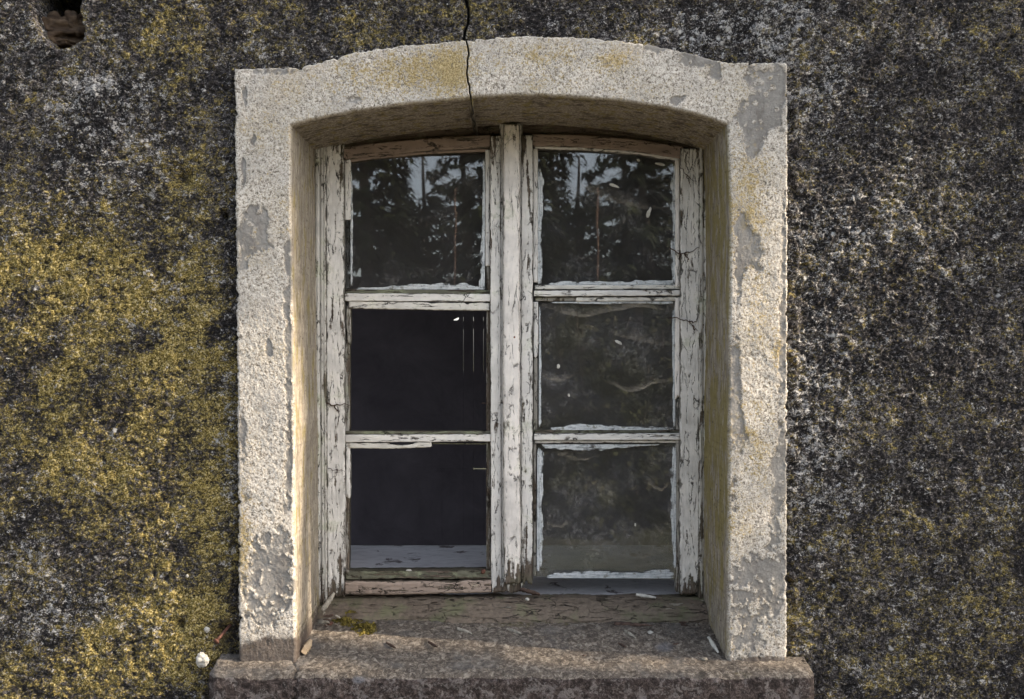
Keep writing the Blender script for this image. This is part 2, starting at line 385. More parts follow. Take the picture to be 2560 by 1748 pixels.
# pockets and pits seen in the photograph
edge_n = 10 * fbm2(X * 28, Z * 28, 3, 5)
def poly_sd(px, py, pts):      # >0 inside a convex polygon
    r = np.full(px.shape, 1e9); n = len(pts)
    for i in range(n):
        x0, y0 = pts[i]; x1, y1 = pts[(i + 1) % n]; L = math.hypot(x1 - x0, y1 - y0)
        r = np.minimum(r, ((x1 - x0) * (py - y0) - (y1 - y0) * (px - x0)) / L)
    return r
pocket = poly_sd(PX_, PY_, [(64, -60), (196, -60), (203, 40), (208, 98), (160, 120), (128, 118), (100, 80), (84, 30)]) + edge_n
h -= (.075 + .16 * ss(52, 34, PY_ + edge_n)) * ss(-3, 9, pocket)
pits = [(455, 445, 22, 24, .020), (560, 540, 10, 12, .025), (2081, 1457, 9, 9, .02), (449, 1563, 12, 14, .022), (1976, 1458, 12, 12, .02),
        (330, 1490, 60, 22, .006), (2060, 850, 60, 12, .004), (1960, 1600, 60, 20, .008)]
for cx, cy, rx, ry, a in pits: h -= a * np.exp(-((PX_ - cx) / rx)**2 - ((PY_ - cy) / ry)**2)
h -= .018 * ss(500, 560, PX_) * ss(1545, 1590, PY_ + edge_n) * ss(660, 600, PX_)
h += .004 * ss(0, 14, poly_sd(PX_, PY_, [(1820, -40), (2060, -60), (2080, 140), (1980, 150), (1850, 120)]) + 3 * edge_n) * (fbm2(X * 30, Z * 30, 3, 9) + .5)
# crack running down to the lintel
cxl = 1165 + 6 * np.sin(PY_ * .045) + 4 * noise2(PY_ * .06, PY_ * 0, 3)
jn = (np.exp(-((PX_ - 574) / 11)**2) + np.exp(-((PX_ - 1985) / 11)**2)) * ss(150, 190, PY_)
h += .030 * jn * np.clip(fbm2(X * 20, Z * 20, 3, 91, .6) + .05, 0, 1)
crk = np.exp(-((PX_ - cxl) / 2.4)**2) * ss(140, 110, PY_)
h -= .022 * crk
ochre = blobs(PX_, PY_, [(420, 130, 80, 150, .75), (560, 60, 200, 120, .3), (480, 470, 70, 140, .65), (250, 690, 250, 140, .95), (90, 630, 160, 110, .6),
    (490, 860, 110, 150, .85), (300, 960, 300, 200, .55), (90, 1000, 130, 200, .5), (520, 1090, 100, 130, .7), (480, 1330, 150, 170, .85), (250, 1230, 240, 120, .45),
    (130, 1690, 220, 70, .75), (480, 1580, 110, 120, .85), (300, 1640, 150, 90, .6), (350, 1540, 100, 60, .3), (1180, 25, 90, 50, .6), (950, 60, 150, 60, .4),
    (560, 1480, 60, 200, .5), (2060, 1490, 110, 90, .4), (2480, 1500, 150, 260, .5), (2240, 1690, 220, 90, .5), (2230, 1320, 200, 90, .35), (2440, 1030, 130, 50, .35),
    (1995, 640, 60, 90, .3), (2250, 690, 60, 40, .35), (2060, 1050, 60, 40, .3)])
ochre = (.75 * ochre + .24 * ss(700, 400, PX_) * ss(250, 650, PY_)) * np.where(PX_ > 1900, .75, 1.0) * np.clip(1.0 + 1.5 * fbm2(u * 7, v * 9, 4, 31, .6), .15, 1.7) + .16 * fbm2(X * 5, Z * 5, 4, 33) - .03
pale = blobs(PX_, PY_, [(200, 250, 90, 70, .75), (280, 190, 60, 50, .35), (70, 70, 90, 80, .25), (350, 320, 130, 130, .35), (230, 480, 150, 80, .35), (420, 760, 130, 90, .3),
    (1720, 75, 130, 60, .5), (1960, 90, 130, 110, .65), (2010, 250, 130, 90, .4), (640, 130, 70, 30, .35), (2040, 720, 130, 160, .35), (2200, 560, 250, 160, .28), (2010, 1130, 60, 190, .6), (2080, 1000, 120, 120, .3),
    (2100, 1240, 150, 60, .35), (190, 1560, 200, 90, .5), (60, 1400, 120, 120, .4), (570, 1100, 24, 300, .5), (2150, 1680, 50, 30, .5)])
pale = pale * np.clip(1 + 1.4 * fbm2(u * 9, v * 9, 4, 53, .6), .1, 1.8) + .22 * fbm2(X * 6, Z * 6, 4, 51)
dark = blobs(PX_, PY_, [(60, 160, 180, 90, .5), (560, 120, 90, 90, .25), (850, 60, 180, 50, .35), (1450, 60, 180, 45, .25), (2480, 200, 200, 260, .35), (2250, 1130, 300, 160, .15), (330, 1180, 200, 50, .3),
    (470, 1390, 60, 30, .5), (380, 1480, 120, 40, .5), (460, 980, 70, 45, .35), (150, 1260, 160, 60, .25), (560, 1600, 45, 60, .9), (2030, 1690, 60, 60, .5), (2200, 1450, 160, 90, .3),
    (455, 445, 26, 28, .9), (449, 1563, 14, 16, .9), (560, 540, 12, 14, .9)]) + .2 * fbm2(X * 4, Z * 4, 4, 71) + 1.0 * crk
rel_a = relief + -4 * crk
dark = np.where(pocket > 6, .1, dark); ochre = np.where(pocket > 6, .15, ochre)
fine_mask = (np.abs(X) < 1.36) & (np.abs(Z - ZC) < .93)
V = np.stack([X, DW - h, Z], -1)
cx_ = (PX_[:-1, :-1] + PX_[1:, 1:]) / 2; cy_ = (PY_[:-1, :-1] + PY_[1:, 1:]) / 2
keep = ~((cx_ > 665) & (cx_ < 1885) & (cy_ > 235) & (cy_ < 1685))
f = grid_faces(*X.shape, keep)
v_, f_, at_ = compact(V.reshape(-1, 3), f, {'ochre': ochre, 'pale': pale, 'dark': dark, 'relief': rel_a})
hw = empty('house_wall', (0, .02, 0))
tag(hw, 'rough harled house wall mottled with ochre and grey lichen around the window', 'wall', kind='thing')
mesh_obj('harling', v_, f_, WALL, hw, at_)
STONE_IN = mat_simple('brown_rubble', [(.3, (.02, .013, .008)), (.5, (.065, .042, .026)), (.75, (.15, .11, .07))], 55, 7, vec=(.35, 1, 1.4))
def lump(name, c, r, mat, parent=None, seed=0, amp=.3, sub=4, freq=1.6, flat=1):
    bm = bmesh.new(); bmesh.ops.create_icosphere(bm, subdivisions=sub, radius=1)
    co = np.array([q.co[:] for q in bm.verts]); n = 1 + amp * fbm3(co[:, 0] * freq, co[:, 1] * freq, co[:, 2] * freq, 3, seed)
    co = co * n[:, None] * np.array(r); co = np.round(co / (max(r) * .02)) * (max(r) * .02) if flat == 0 else co
    vs = co + np.array(c); fs = [[q.index for q in fc.verts] for fc in bm.faces]; bm.free()
    return mesh_obj(name, vs, fs, mat, parent)
lump('exposed_stone', W(142, 78, .088), (.066, .030, .040), STONE_IN, hw, 23, .9, 5, 1.6)
lump('exposed_stone', W(196, 66, .085), (.024, .026, .036), STONE_IN, hw, 9, .8, 4, 1.9)
lump('exposed_stone', W(150, 114, .080), (.050, .025, .012), STONE_IN, hw, 14, .9, 4, 2.2)
# masonry core behind the harling closes the wall from above and the sides
bm = bmesh.new()
def quad(bm, a, b, c, d): bm.faces.new([bm.verts.new(p) for p in (a, b, c, d)])
quad(bm, (-4.2, .03, 3.4), (4.2, .03, 3.4), (4.2, .9, 3.4), (-4.2, .9, 3.4))
for s in (-4.2, 4.2): quad(bm, (s, .03, -.2), (s, .9, -.2), (s, .9, 3.4), (s, .03, 3.4))
bm_obj('masonry_core', bm, STONE_IN, hw, smooth=False)

# ------------------------------------------------------------------ the stone surround
inner_pts = [(743, 1662), (741, 1560), (737, 1300), (736, 1051), (733, 850), (730, 673), (728, 480), (727, 315)]
inner_arch = [(727, 315), (770, 303), (878, 280), (1038, 259), (1175, 246), (1290, 239), (1407, 242), (1535, 251), (1662, 269), (1758, 291), (1818, 313)]
inner_r = [(1818, 313), (1823, 480), (1824, 650), (1822, 900), (1820, 1157), (1818, 1400), (1818, 1662)]
outer_l = [(598, 1662), (596, 1300), (594, 1000), (590, 600), (588, 400), (587, 172)]
outer_arch = [(587, 172), (655, 171), (738, 169), (783, 162), (821, 149), (866, 137), (942, 123), (1038, 112), (1162, 101), (1300, 90), (1439, 93), (1535, 101), (1598, 110), (1662, 119), (1726, 133), (1789, 151), (1821, 157), (1968, 158)]
outer_r = [(1968, 158), (1969, 500), (1968, 900), (1967, 1300), (1967, 1662)]
def resample(pts, n=None, us=None):
    p = np.array(pts, float); s = np.concatenate([[0], np.cumsum(np.hypot(*np.diff(p, axis=0).T))]); s /= s[-1]
    us = np.linspace(0, 1, n) if us is None else us
    return np.stack([np.interp(us, s, p[:, 0]), np.interp(us, s, p[:, 1])], -1)
ua = np.unique(np.concatenate([np.linspace(0, 1, 430), np.linspace(.385, .44, 75)]))
INN = np.concatenate([resample(inner_pts, 520), resample(inner_arch, us=ua)[1:], resample(inner_r, 520)[1:]])
OUT = np.concatenate([resample(outer_l, 520), resample(outer_arch, us=ua)[1:], resample(outer_r, 520)[1:]])
N = len(INN); si = np.arange(N)
# uneven, chipped edges
edn = noise2(INN[:, 0] * .03, INN[:, 1] * .03, 2) * 1.6 + noise2(INN[:, 0] * .11, INN[:, 1] * .11, 7) * 1.4
edo = noise2(OUT[:, 0] * .03, OUT[:, 1] * .03, 12) * 3.0 + noise2(OUT[:, 0] * .12, OUT[:, 1] * .12, 17) * 2.6 - 22 * np.clip(noise2(OUT[:, 0] * .045, OUT[:, 1] * .045, 23) - .42, 0, .4)
dirn = OUT - INN; dirn /= np.linalg.norm(dirn, axis=1)[:, None]
# 1: reveal from the back (d=.275) to the front, 2: front face, 3: outer edge back into the wall
dv = np.concatenate([np.linspace(.285, .012, 60)]); prof = []
cols = []; rev = []; fv = []
ctr = INN + dirn * edn[:, None] * .6
outc = OUT + dirn * edo[:, None]
ND = 58
def world(p, d):
    d = np.broadcast_to(d, p.shape[:1]); fct = (D + d) / D / 1000
    return np.stack([(p[:, 0] - 1280) / 1000, d, ZC + (874 - p[:, 1]) / 1000], -1)   # prismatic: same world outline at every depth
def splay(d): return d * .0      # reveal runs straight back
for d in dv:
    cols.append(world(ctr, d)); rev.append(np.ones(N)); fv.append(np.full(N, -d))
for k in range(1, 4):                                   # rounded arris
    a = k / 4 * math.pi / 2; r = .012
    cols.append(world(ctr + dirn * 1000 * r * (1 - math.cos(a)) * .7, r * (1 - math.sin(a)))); rev.append(np.full(N, 1 - k / 4)); fv.append(np.zeros(N))
for k in range(ND + 1):
    t = k / ND
    p = ctr * (1 - t) + outc * t + dirn * (8 * (1 - t) - 4 * t)[..., None] if False else (ctr + dirn * 8.4) * (1 - t) + (outc - dirn * 4) * t
    cols.append(world(p, 0.0)); rev.append(np.zeros(N)); fv.append(np.full(N, t))
for r_ in (.0025, .006, .014, .03, .06):
    cols.append(world(outc, r_)); rev.append(np.zeros(N)); fv.append(np.ones(N))
V = np.stack(cols, 0); REV = np.stack(rev, 0); K = len(cols)
SX = V[..., 0] * 1000 + 1280; SY = 874 - (V[..., 2] - ZC) * 1000; YD = V[..., 1].copy()
front = np.zeros((K, N)); front[len(dv) + 3: len(dv) + 3 + ND + 1] = 1
front[len(dv):len(dv) + 3] = .5
peel = blobs(SX, SY, [(636, 562, 42, 50, 1.2), (612, 640, 16, 45, .9), (655, 610, 22, 25, .8), (722, 640, 14, 60, .9), (722, 900, 13, 190, 1.0), (712, 760, 10, 30, .5), (672, 872, 10, 22, .9), (606, 1090, 12, 70, .9),
    (660, 1480, 60, 110, 1.0), (700, 1400, 40, 90, .9), (640, 1360, 20, 30, .4), (608, 425, 8, 45, .9), (612, 255, 9, 40, .8), (632, 350, 12, 25, .7), (612, 1240, 10, 40, .6), (720, 1200, 12, 90, .8),
    (690, 178, 70, 10, .9), (885, 250, 20, 12, .9), (1120, 205, 8, 10, .4), (1640, 118, 30, 12, 1.0), (1735, 150, 55, 22, 1.0), (1690, 250, 20, 14, .9), (1790, 180, 25, 25, .6), (1920, 195, 60, 30, .9), (1895, 290, 50, 55, 1.2), (1930, 250, 35, 55, 1.0),
    (1880, 350, 22, 50, .9), (1872, 632, 34, 52, 1.3), (1850, 560, 18, 36, 1.0), (1845, 700, 14, 60, .6), (1955, 900, 14, 220, .7), (1950, 1180, 22, 90, 1.1), (1836, 960, 18, 100, 1.1), (1848, 1080, 22, 60, .8), (1835, 1250, 16, 70, .6), (1940, 1330, 22, 60, .7), (1900, 1420, 60, 40, .9), (1850, 1480, 30, 60, .9),
    (1930, 1480, 40, 80, .9), (1870, 1600, 60, 60, .8), (1960, 640, 8, 200, .5)])
pn = fbm2(SX * .035, SY * .028, 5, 101, .6)
peel = .16 + peel * .62 + pn * .55
peel -= .5 * ss(.1, .5, fbm2(SX * .05, SY * .05, 3, 131)) * ss(1250, 1350, SY)
peel = np.clip(peel, -.3, 1.3)
pm = ss(.44, .56, peel)
och = blobs(SX, SY, [(1050, 160, 140, 45, 1.0), (900, 200, 90, 50, .6), (1140, 190, 50, 60, .7), (1000, 215, 120, 40, .5), (1390, 150, 180, 45, .6), (1530, 150, 40, 25, .8), (1450, 220, 200, 30, .3), (1885, 480, 40, 140, .6), (1900, 740, 50, 100, .4), (1895, 1100, 50, 180, .5), (1945, 880, 16, 60, .8),
    (608, 1400, 18, 160, .8), (620, 1150, 30, 120, .3), (625, 1340, 20, 60, .5), (1800, 1150, 60, 300, .5), (1800, 500, 60, 200, .4)])
crackx = 1166 + (SY - 100) * .05 + 3.5 * np.sin(SY * .06) + 3 * noise2(SY * .05, SY * 0 + 2, 5)
crackx = np.where(REV > .5, 1175 + 4 * np.sin(YD * 55) + 3 * noise2(YD * 60, YD * 0, 8), crackx)
crack = np.exp(-((SX - crackx) / 1.75)**4) * (SY < 400)
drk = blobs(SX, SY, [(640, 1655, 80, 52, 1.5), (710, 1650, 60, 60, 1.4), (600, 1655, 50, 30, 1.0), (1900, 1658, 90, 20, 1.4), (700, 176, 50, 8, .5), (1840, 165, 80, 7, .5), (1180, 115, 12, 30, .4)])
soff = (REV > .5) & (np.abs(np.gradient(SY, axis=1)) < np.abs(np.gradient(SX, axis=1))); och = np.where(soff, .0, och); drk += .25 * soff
# displacement
n_big = fbm2(SX * .008, SY * .008, 3, 7); n_mid = fbm2(SX * .05, SY * .05, 4, 27, .6); n_fin = fbm2(SX * .2, SY * .2, 2, 57)
out = .003 * n_big + .0013 * n_mid + .0008 * n_fin - .0019 * pm
V[..., 1] -= np.where(front > .4, out * np.where(front == .5, .5, 1), 0)
V[..., 1] += front * .03 * crack
# reveal: gentle undulation across its own normal
nr = .003 * fbm2(YD * 14 + SX * .002, SY * .006, 3, 77) + .0007 * fbm2(YD * 90 + SX * .01, SY * .05, 2, 79)
V[..., 0] += np.where(REV > .9, dirn[None, :, 0] * (nr - .026 * crack * (np.abs(dirn[None, :, 1]) > .5)), 0)
V[..., 2] -= np.where(REV > .9, dirn[None, :, 1] * (nr - .03 * crack), 0)
sv_ = V.reshape(-1, 3); sf_ = grid_faces(K, N, flip=False)
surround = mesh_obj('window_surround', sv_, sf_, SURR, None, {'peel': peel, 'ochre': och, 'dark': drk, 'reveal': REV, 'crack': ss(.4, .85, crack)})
tag(surround, 'pale arched stone surround with flaking limewash and a crack through its lintel', 'window surround', kind='thing')

# ------------------------------------------------------------------ outer stone sill
def zrel(py, d): return ZC + (874 - py) / 1000 * (D + d) / D
prof = [(.290, zrel(1540, .27)), (.20, zrel(1565, .20)), (.0, zrel(1653, 0)), (-.060, zrel(1683, -.06)), (-.067, zrel(1686.5, -.067)), (-.072, zrel(1693, -.072)), (-.074, zrel(1705, -.074)), (-.074, zrel(1830, -.074)), (.05, zrel(1830, .05))]
pr = resample([(a * 1000, b * 1000) for a, b in prof], 150) / 1000
xs_ = np.arange((518 - 1280) / 1000 * .97, (2040 - 1280) / 1000 * .97, .004)
XX, PI_ = np.meshgrid(xs_, np.arange(len(pr)))
YY = pr[PI_, 0]; ZZ = pr[PI_, 1]
nn = fbm2(XX * 22, PI_ * .12, 4, 201, .6); nf2 = fbm2(XX * 90, PI_ * .45, 3, 203, .6)
isf = ss(.0, .012, (zrel(1686, -.067) - ZZ)) * (YY < 0)
step = ss(.07, .10, YY + .012 * noise2(XX * 9, XX * 0, 4)) * .006
ZZ = ZZ + (1 - isf) * (.006 * nn + .0028 * nf2 + step) + isf * 0.001 * nf2
YY = YY - isf * (.005 * nn + .0022 * nf2)
edge_wear = np.exp(-((YY + .068) / .008)**2) * (np.abs(ZZ - zrel(1686, -.067)) < .012)
ZZ -= edge_wear * .013 * np.clip(fbm2(XX * 14, XX * 0 + 3, 3, 207) + .2, 0, 1)
# ends
endm = np.minimum(ss(0, .02, XX - xs_[0]), ss(0, .02, xs_[-1] - XX)); YY += (1 - endm) * .02 * (YY < .0)
SPX = XX / ((D + YY) / D) * 1000 + 1280; SPY = 874 - (ZZ - ZC) / ((D + YY) / D) * 1000
ckx = 738 + 4 * np.sin(SPY * .2); ckm = .6 * np.exp(-((SPX - ckx) / 2.6)**2) * (SPY > 1650); ZZ -= .012 * ckm * (1 - isf); YY += .01 * ckm * isf
slate = blobs(SPX, SPY, [(890, 1534, 34, 16, 1.1), (1105, 1524, 60, 22, 1.1), (1160, 1536, 40, 10, .7), (1660, 1618, 50, 26, .7), (895, 1700, 26, 16, .8), (1230, 1703, 40, 10, .6), (960, 1730, 30, 14, .5), (855, 1625, 30, 30, .5)])
mossm = blobs(SPX, SPY, [(860, 1560, 70, 40, .3), (1450, 1545, 200, 25, .3), (1850, 1690, 60, 30, .3), (1240, 1560, 160, 20, .25)])
sill_f = grid_faces(*XX.shape)
sill_v = np.stack([XX, YY, ZZ], -1).reshape(-1, 3)
ny, nx = XX.shape; caps = [list(np.arange(ny) * nx), list((np.arange(ny) * nx + nx - 1)[::-1])]
sill = mesh_obj('stone_sill', sill_v, [list(map(int, q)) for q in sill_f] + [list(map(int, q)) for q in caps], SILL, None, {'front': isf, 'slate': slate, 'moss': mossm})
tag(sill, 'dark weathered stone window sill running across the bottom under the surround', 'window sill', kind='thing')

# ------------------------------------------------------------------ wooden members
def board(name, pts, wpx, d, t, mat, parent, axis='z', bev=.004, step=.005, jag=(0, 0), peel0=.0, endpeel=(0, 0), ragged=(0, 0), rough=1.0, seed=0, groove=None, hump=0):
    """a board whose front face follows pixel points at depth d; wpx its width there; ragged eats into its two long edges"""
    fct = (D + d) / D / 1000
    p = np.array([W(a, b, d) for a, b in pts])[:, [0, 2]]
    wd = np.broadcast_to(np.asarray(wpx, float), (len(p),)) * fct / 2
    s = np.concatenate([[0], np.cumsum(np.hypot(*np.diff(p, axis=0).T))]); n = max(4, int(s[-1] / step)); us = np.linspace(0, s[-1], n)
    P = np.stack([np.interp(us, s, p[:, 0]), np.interp(us, s, p[:, 1])], -1); H = np.interp(us, s, wd)
    T = np.gradient(P, axis=0); T /= np.linalg.norm(T, axis=1)[:, None]; Nn = np.stack([T[:, 1], -T[:, 0]], -1)
    hmax = H.max(); b = min(bev, hmax * .6)
    m = max(3, int(2 * hmax / .0035))
    sc = [(-1, t, 0), (-1, t * .5, 0)] + [(-1 + (b / hmax) * (1 - math.cos(a)), b * (1 - math.sin(a)), .5) for a in (0, .5, 1.0, 1.35)]
    sc += [(x, 0, 1) for x in np.linspace(-1 + b / hmax, 1 - b / hmax, m)]
    sc += [(1 - (b / hmax) * (1 - math.cos(a)), b * (1 - math.sin(a)), .5) for a in (1.35, 1.0, .5, 0)] + [(1, t * .5, 0), (1, t, 0)]
    sc = np.array(sc); Kk = len(sc); S = sc[:, 0]
    A, Sg = np.meshgrid(us, S, indexing='ij')
    yo = np.broadcast_to(sc[:, 1], A.shape).copy(); fr = np.broadcast_to(sc[:, 2], A.shape)
    so = seed * 17.3
    # ragged long edges
    offs = Sg * H[:, None]
    rg0 = ragged[0] * fct * (.5 + .5 * fbm2(us * 22 + so, us * 0, 4, seed + 5, .6) + .5 * (noise2(us * 9 + so, us * 0, seed + 6) > .25))
    rg1 = ragged[1] * fct * (.5 + .5 * fbm2(us * 22 + so, us * 0 + 7, 4, seed + 8, .6) + .5 * (noise2(us * 9 + so, us * 0 + 3, seed + 9) > .25))
    offs = np.where(Sg < 0, offs + np.clip(rg0, 0, 1)[:, None] * (-Sg), offs - np.clip(rg1, 0, 1)[:, None] * Sg)
    gx_, gz_ = A * 9 + so, offs * 90 + so
    pn_ = fbm2(gx_, gz_, 4, seed + 11, .6) * .9
    pe = .30 + peel0 + pn_ * .5
    L = us[-1]
    pe += endpeel[0] * np.exp(-A / .05) + endpeel[1] * np.exp(-(L - A) / .05)
    pe = np.clip(pe, -.2, 1.2)
    pmk = ss(.46, .58, pe)
    dy = rough * (.0012 * fbm2(A * 30 + so, offs * 140, 3, seed + 15) + .0008 * fbm2(A * 120, offs * 200, 2, seed + 19)) + .0013 * pmk
    yo = yo + fr * dy - hump * (1 - Sg**2) * (fr > 0)
    if groove:
        for gp, gw, gd in groove: yo = yo + gd * np.exp(-((Sg - gp) / gw)**2) * (fr > .4)
    lat = rough * .0012 * fbm2(A * 35 + so, Sg * 0 + np.sign(Sg) * 3, 3, seed + 23)
    offs = offs + lat
    al = np.zeros_like(A)
    if jag[0]: al = al + jag[0] * fct * np.exp(-A / .05) * np.clip(.5 + 1.2 * noise2(offs * 140 + so, A * 0, seed + 27), 0, 1.2)
    if jag[1]: al = al - jag[1] * fct * np.exp(-(L - A) / .05) * np.clip(.5 + 1.2 * noise2(offs * 140 + so, A * 0 + 4, seed + 28), 0, 1.2)
    XZ = P[:, None, :] + Nn[:, None, :] * offs[..., None] + T[:, None, :] * al[..., None]
    vv = np.stack([XZ[..., 0], d + yo, XZ[..., 1]], -1)
    i = np.arange(n * Kk).reshape(n, Kk); j = np.concatenate([i, i[:, :1]], 1)
    q = np.stack([j[:-1, :-1], j[1:, :-1], j[1:, 1:], j[:-1, 1:]], -1).reshape(-1, 4)
    faces = q.tolist() + [i[0].tolist(), i[-1][::-1].tolist()]
    edge = np.abs(Sg)**6
    return vv.reshape(-1, 3), faces, {'peel': pe.ravel(), 'edge': edge.ravel()}
def join(name, parts, mat, parent):
    vs, fs, at = [], [], {'peel': [], 'edge': []}; o = 0
    for v, f, a in parts:
        vs.append(v); fs += [[i + o for i in q] for q in f]; o += len(v)
        for k in at: at[k].append(a[k])
    return mesh_obj(name, np.concatenate(vs), fs, mat, parent, {k: np.concatenate(q) for k, q in at.items()})
def B(name, *a, **k):
    mat, par = a[4], a[5]
    return join(name, [board(name, *a, **k)], mat, par)

win = empty('casement_window', W(1275, 1500, .27))
tag(win, 'old white wooden six-pane casement window with flaking paint and two panes gone', 'window', kind='thing')
# fixed frame
B('frame_jamb', [(800, 345), (801, 900), (804, 1515)], 28, .262, .09, PMO, win, jag=(0, 10), endpeel=(0, .3), seed=1, groove=[(.05, .12, .006), (-.5, .2, .003)], bev=.006)
B('frame_jamb', [(1759, 358), (1758, 900), (1757, 1500)], 21, .266, .09, PMO, win, jag=(0, 6), endpeel=(0, .3), seed=2, groove=[(-.2, .2, .006)], peel0=.1)
HEADP = [(785, 361), (878, 345), (1038, 324), (1175, 312), (1290, 306), (1407, 309), (1535, 318), (1662, 335), (1765, 366)]
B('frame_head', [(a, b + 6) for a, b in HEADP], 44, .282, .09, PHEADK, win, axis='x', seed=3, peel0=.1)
B('mullion', [(1278, 308), (1279, 900), (1280, 1484)], 58, .270, .09, PZ, win, jag=(0, 8), endpeel=(0, .5), seed=4)
mcov = B('mullion_cover', [(1279, 312), (1278, 900), (1281, 1462)], 45, .250, .030, PZW, win, jag=(0, 10), endpeel=(.3, .6), seed=5, ragged=(1.5, 1.5), bev=.008, hump=.003)
lump('nail_head', W(1286, 843, .2475), (.0028, .0015, .0028), mat_simple('rust_spot', [(.3, (.10, .04, .02)), (.7, (.24, .11, .06))], 200), mcov, 3, .3, 2)
# left casement (its lower two panes are gone)
lc = join('casement', [
    board('', [(837, 352), (838, 900), (840, 1496)], 48, .268, .045, PZ, None, jag=(0, 16), endpeel=(.25, .45), seed=6, ragged=(2, 3), peel0=.04),
    board('', [(1238, 340), (1239, 900), (1241, 1486)], 27, .266, .045, PZ, None, jag=(0, 10), endpeel=(.2, .5), seed=7, peel0=.04)], PZ, win)
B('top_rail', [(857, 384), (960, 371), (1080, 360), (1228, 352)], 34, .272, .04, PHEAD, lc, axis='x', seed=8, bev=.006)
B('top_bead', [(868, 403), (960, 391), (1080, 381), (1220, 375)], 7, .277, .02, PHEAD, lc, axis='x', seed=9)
B('glazing_bead', [(869, 395), (870, 552)], 16, .276, .02, PZ, lc, jag=(0, 5), seed=10)
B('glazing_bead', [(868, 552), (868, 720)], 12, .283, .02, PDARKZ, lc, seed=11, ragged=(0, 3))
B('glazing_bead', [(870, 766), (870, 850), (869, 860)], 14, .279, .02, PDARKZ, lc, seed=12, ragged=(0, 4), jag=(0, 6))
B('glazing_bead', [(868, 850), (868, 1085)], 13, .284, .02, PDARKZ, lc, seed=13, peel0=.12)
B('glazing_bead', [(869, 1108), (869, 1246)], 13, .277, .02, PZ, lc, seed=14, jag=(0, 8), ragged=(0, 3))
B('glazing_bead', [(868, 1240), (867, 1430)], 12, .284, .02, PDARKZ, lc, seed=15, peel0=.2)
B('glazing_bead', [(1220, 375), (1220, 668)], 14, .275, .02, PZ, lc, seed=16, jag=(0, 8), ragged=(3, 0))
B('glazing_bead', [(1221, 660), (1221, 1085)], 11, .282, .025, PDARKZ, lc, seed=17, peel0=.2)
B('glazing_bead', [(1221, 1100), (1221, 1432)], 11, .282, .025, PDARKZ, lc, seed=18, peel0=.2)
B('ledge', [(862, 729), (1228, 732)], 13, .279, .028, PDARK, lc, axis='x', seed=19, peel0=.0)
B('glazing_bar', [(862, 743), (1228, 745)], 20, .270, .04, PX, lc, axis='x', seed=20, bev=.003)
B('putty_edge', [(872, 760), (1000, 762), (1100, 764), (1224, 765)], 24, .274, .02, PUT, lc, axis='x', seed=21, ragged=(0, 9) if False else (9, 0))
B('ledge', [(862, 1083), (1228, 1083)], 10, .279, .028, PDARK, lc, axis='x', seed=22)
B('glazing_bar', [(862, 1097), (1228, 1095)], 19, .270, .04, PX, lc, axis='x', seed=23, bev=.003, peel0=.05)
B('putty_edge', [(872, 1112), (980, 1114), (1078, 1110)], 18, .274, .02, PUT, lc, axis='x', seed=24, ragged=(8, 0), peel0=.06)
B('ledge', [(1078, 1109), (1222, 1110)], 4, .284, .015, PDARK, lc, axis='x', seed=25)
B('bottom_rail', [(862, 1470), (1000, 1471), (1228, 1466)], [37, 36, 34], .262, .05, PRAIL, lc, axis='x', seed=26, ragged=(5, 0), rough=1.6, bev=.007)
B('ledge', [(864, 1440), (1228, 1438)], 23, .268, .04, PDARK, lc, axis='x', seed=27, peel0=.12, ragged=(0, 4), rough=2)
# right casement (bottom rail lost, glass edge bare)
rc = join('casement', [
    board('', [(1318, 338), (1317, 900), (1317, 1464)], 32, .266, .045, PZ, None, jag=(0, 16), endpeel=(.25, .7), seed=31, ragged=(2, 2.5), peel0=.05),
    board('', [(1725, 372), (1725, 900), (1723, 1488)], 50, .268, .045, PZ, None, jag=(0, 6), endpeel=(.1, .45), seed=32, ragged=(2, 2), peel0=.03)], PZ, win)
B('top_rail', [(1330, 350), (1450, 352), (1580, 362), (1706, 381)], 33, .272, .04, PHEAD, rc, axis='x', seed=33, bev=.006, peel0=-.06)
B('top_bead', [(1338, 369), (1450, 371), (1580, 381), (1698, 399)], 7, .276, .02, PX, rc, axis='x', seed=34)
B('glazing_bead', [(1339, 372), (1339, 706)], 14, .276, .02, PZ, rc, seed=35, ragged=(2, 0))
B('glazing_bead', [(1694, 400), (1694, 718)], 11, .274, .02, PZW, rc, seed=36)
B('glazing_bead', [(1340, 755), (1341, 895)], 15, .276, .02, PZ, rc, seed=37, jag=(0, 6), ragged=(3, 0))
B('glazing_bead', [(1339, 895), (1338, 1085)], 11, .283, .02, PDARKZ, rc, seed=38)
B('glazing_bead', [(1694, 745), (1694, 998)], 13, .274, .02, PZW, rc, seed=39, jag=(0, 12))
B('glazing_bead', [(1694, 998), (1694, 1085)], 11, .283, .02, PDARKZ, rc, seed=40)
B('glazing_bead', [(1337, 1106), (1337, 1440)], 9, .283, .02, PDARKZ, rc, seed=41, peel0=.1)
B('glazing_bead', [(1694, 1106), (1694, 1480)], 9, .280, .02, PDARKZ, rc, seed=42, peel0=-.05)
B('putty_edge', [(1337, 719), (1700, 718)], 13, .275, .02, PUT, rc, axis='x', seed=43, ragged=(0, 2))
B('glazing_bar', [(1335, 734), (1700, 732)], 15, .268, .04, PX, rc, axis='x', seed=44, bev=.003)
B('putty_edge', [(1440, 748), (1700, 746)], 13, .276, .02, PUT, rc, axis='x', seed=45, ragged=(3, 0), peel0=-.1)
B('ledge', [(1337, 748), (1440, 748)], 11, .281, .02, PDARKZ, rc, axis='x', seed=46)
B('ledge', [(1335, 1080), (1700, 1079)], 10, .279, .028, PDARK, rc, axis='x', seed=47)
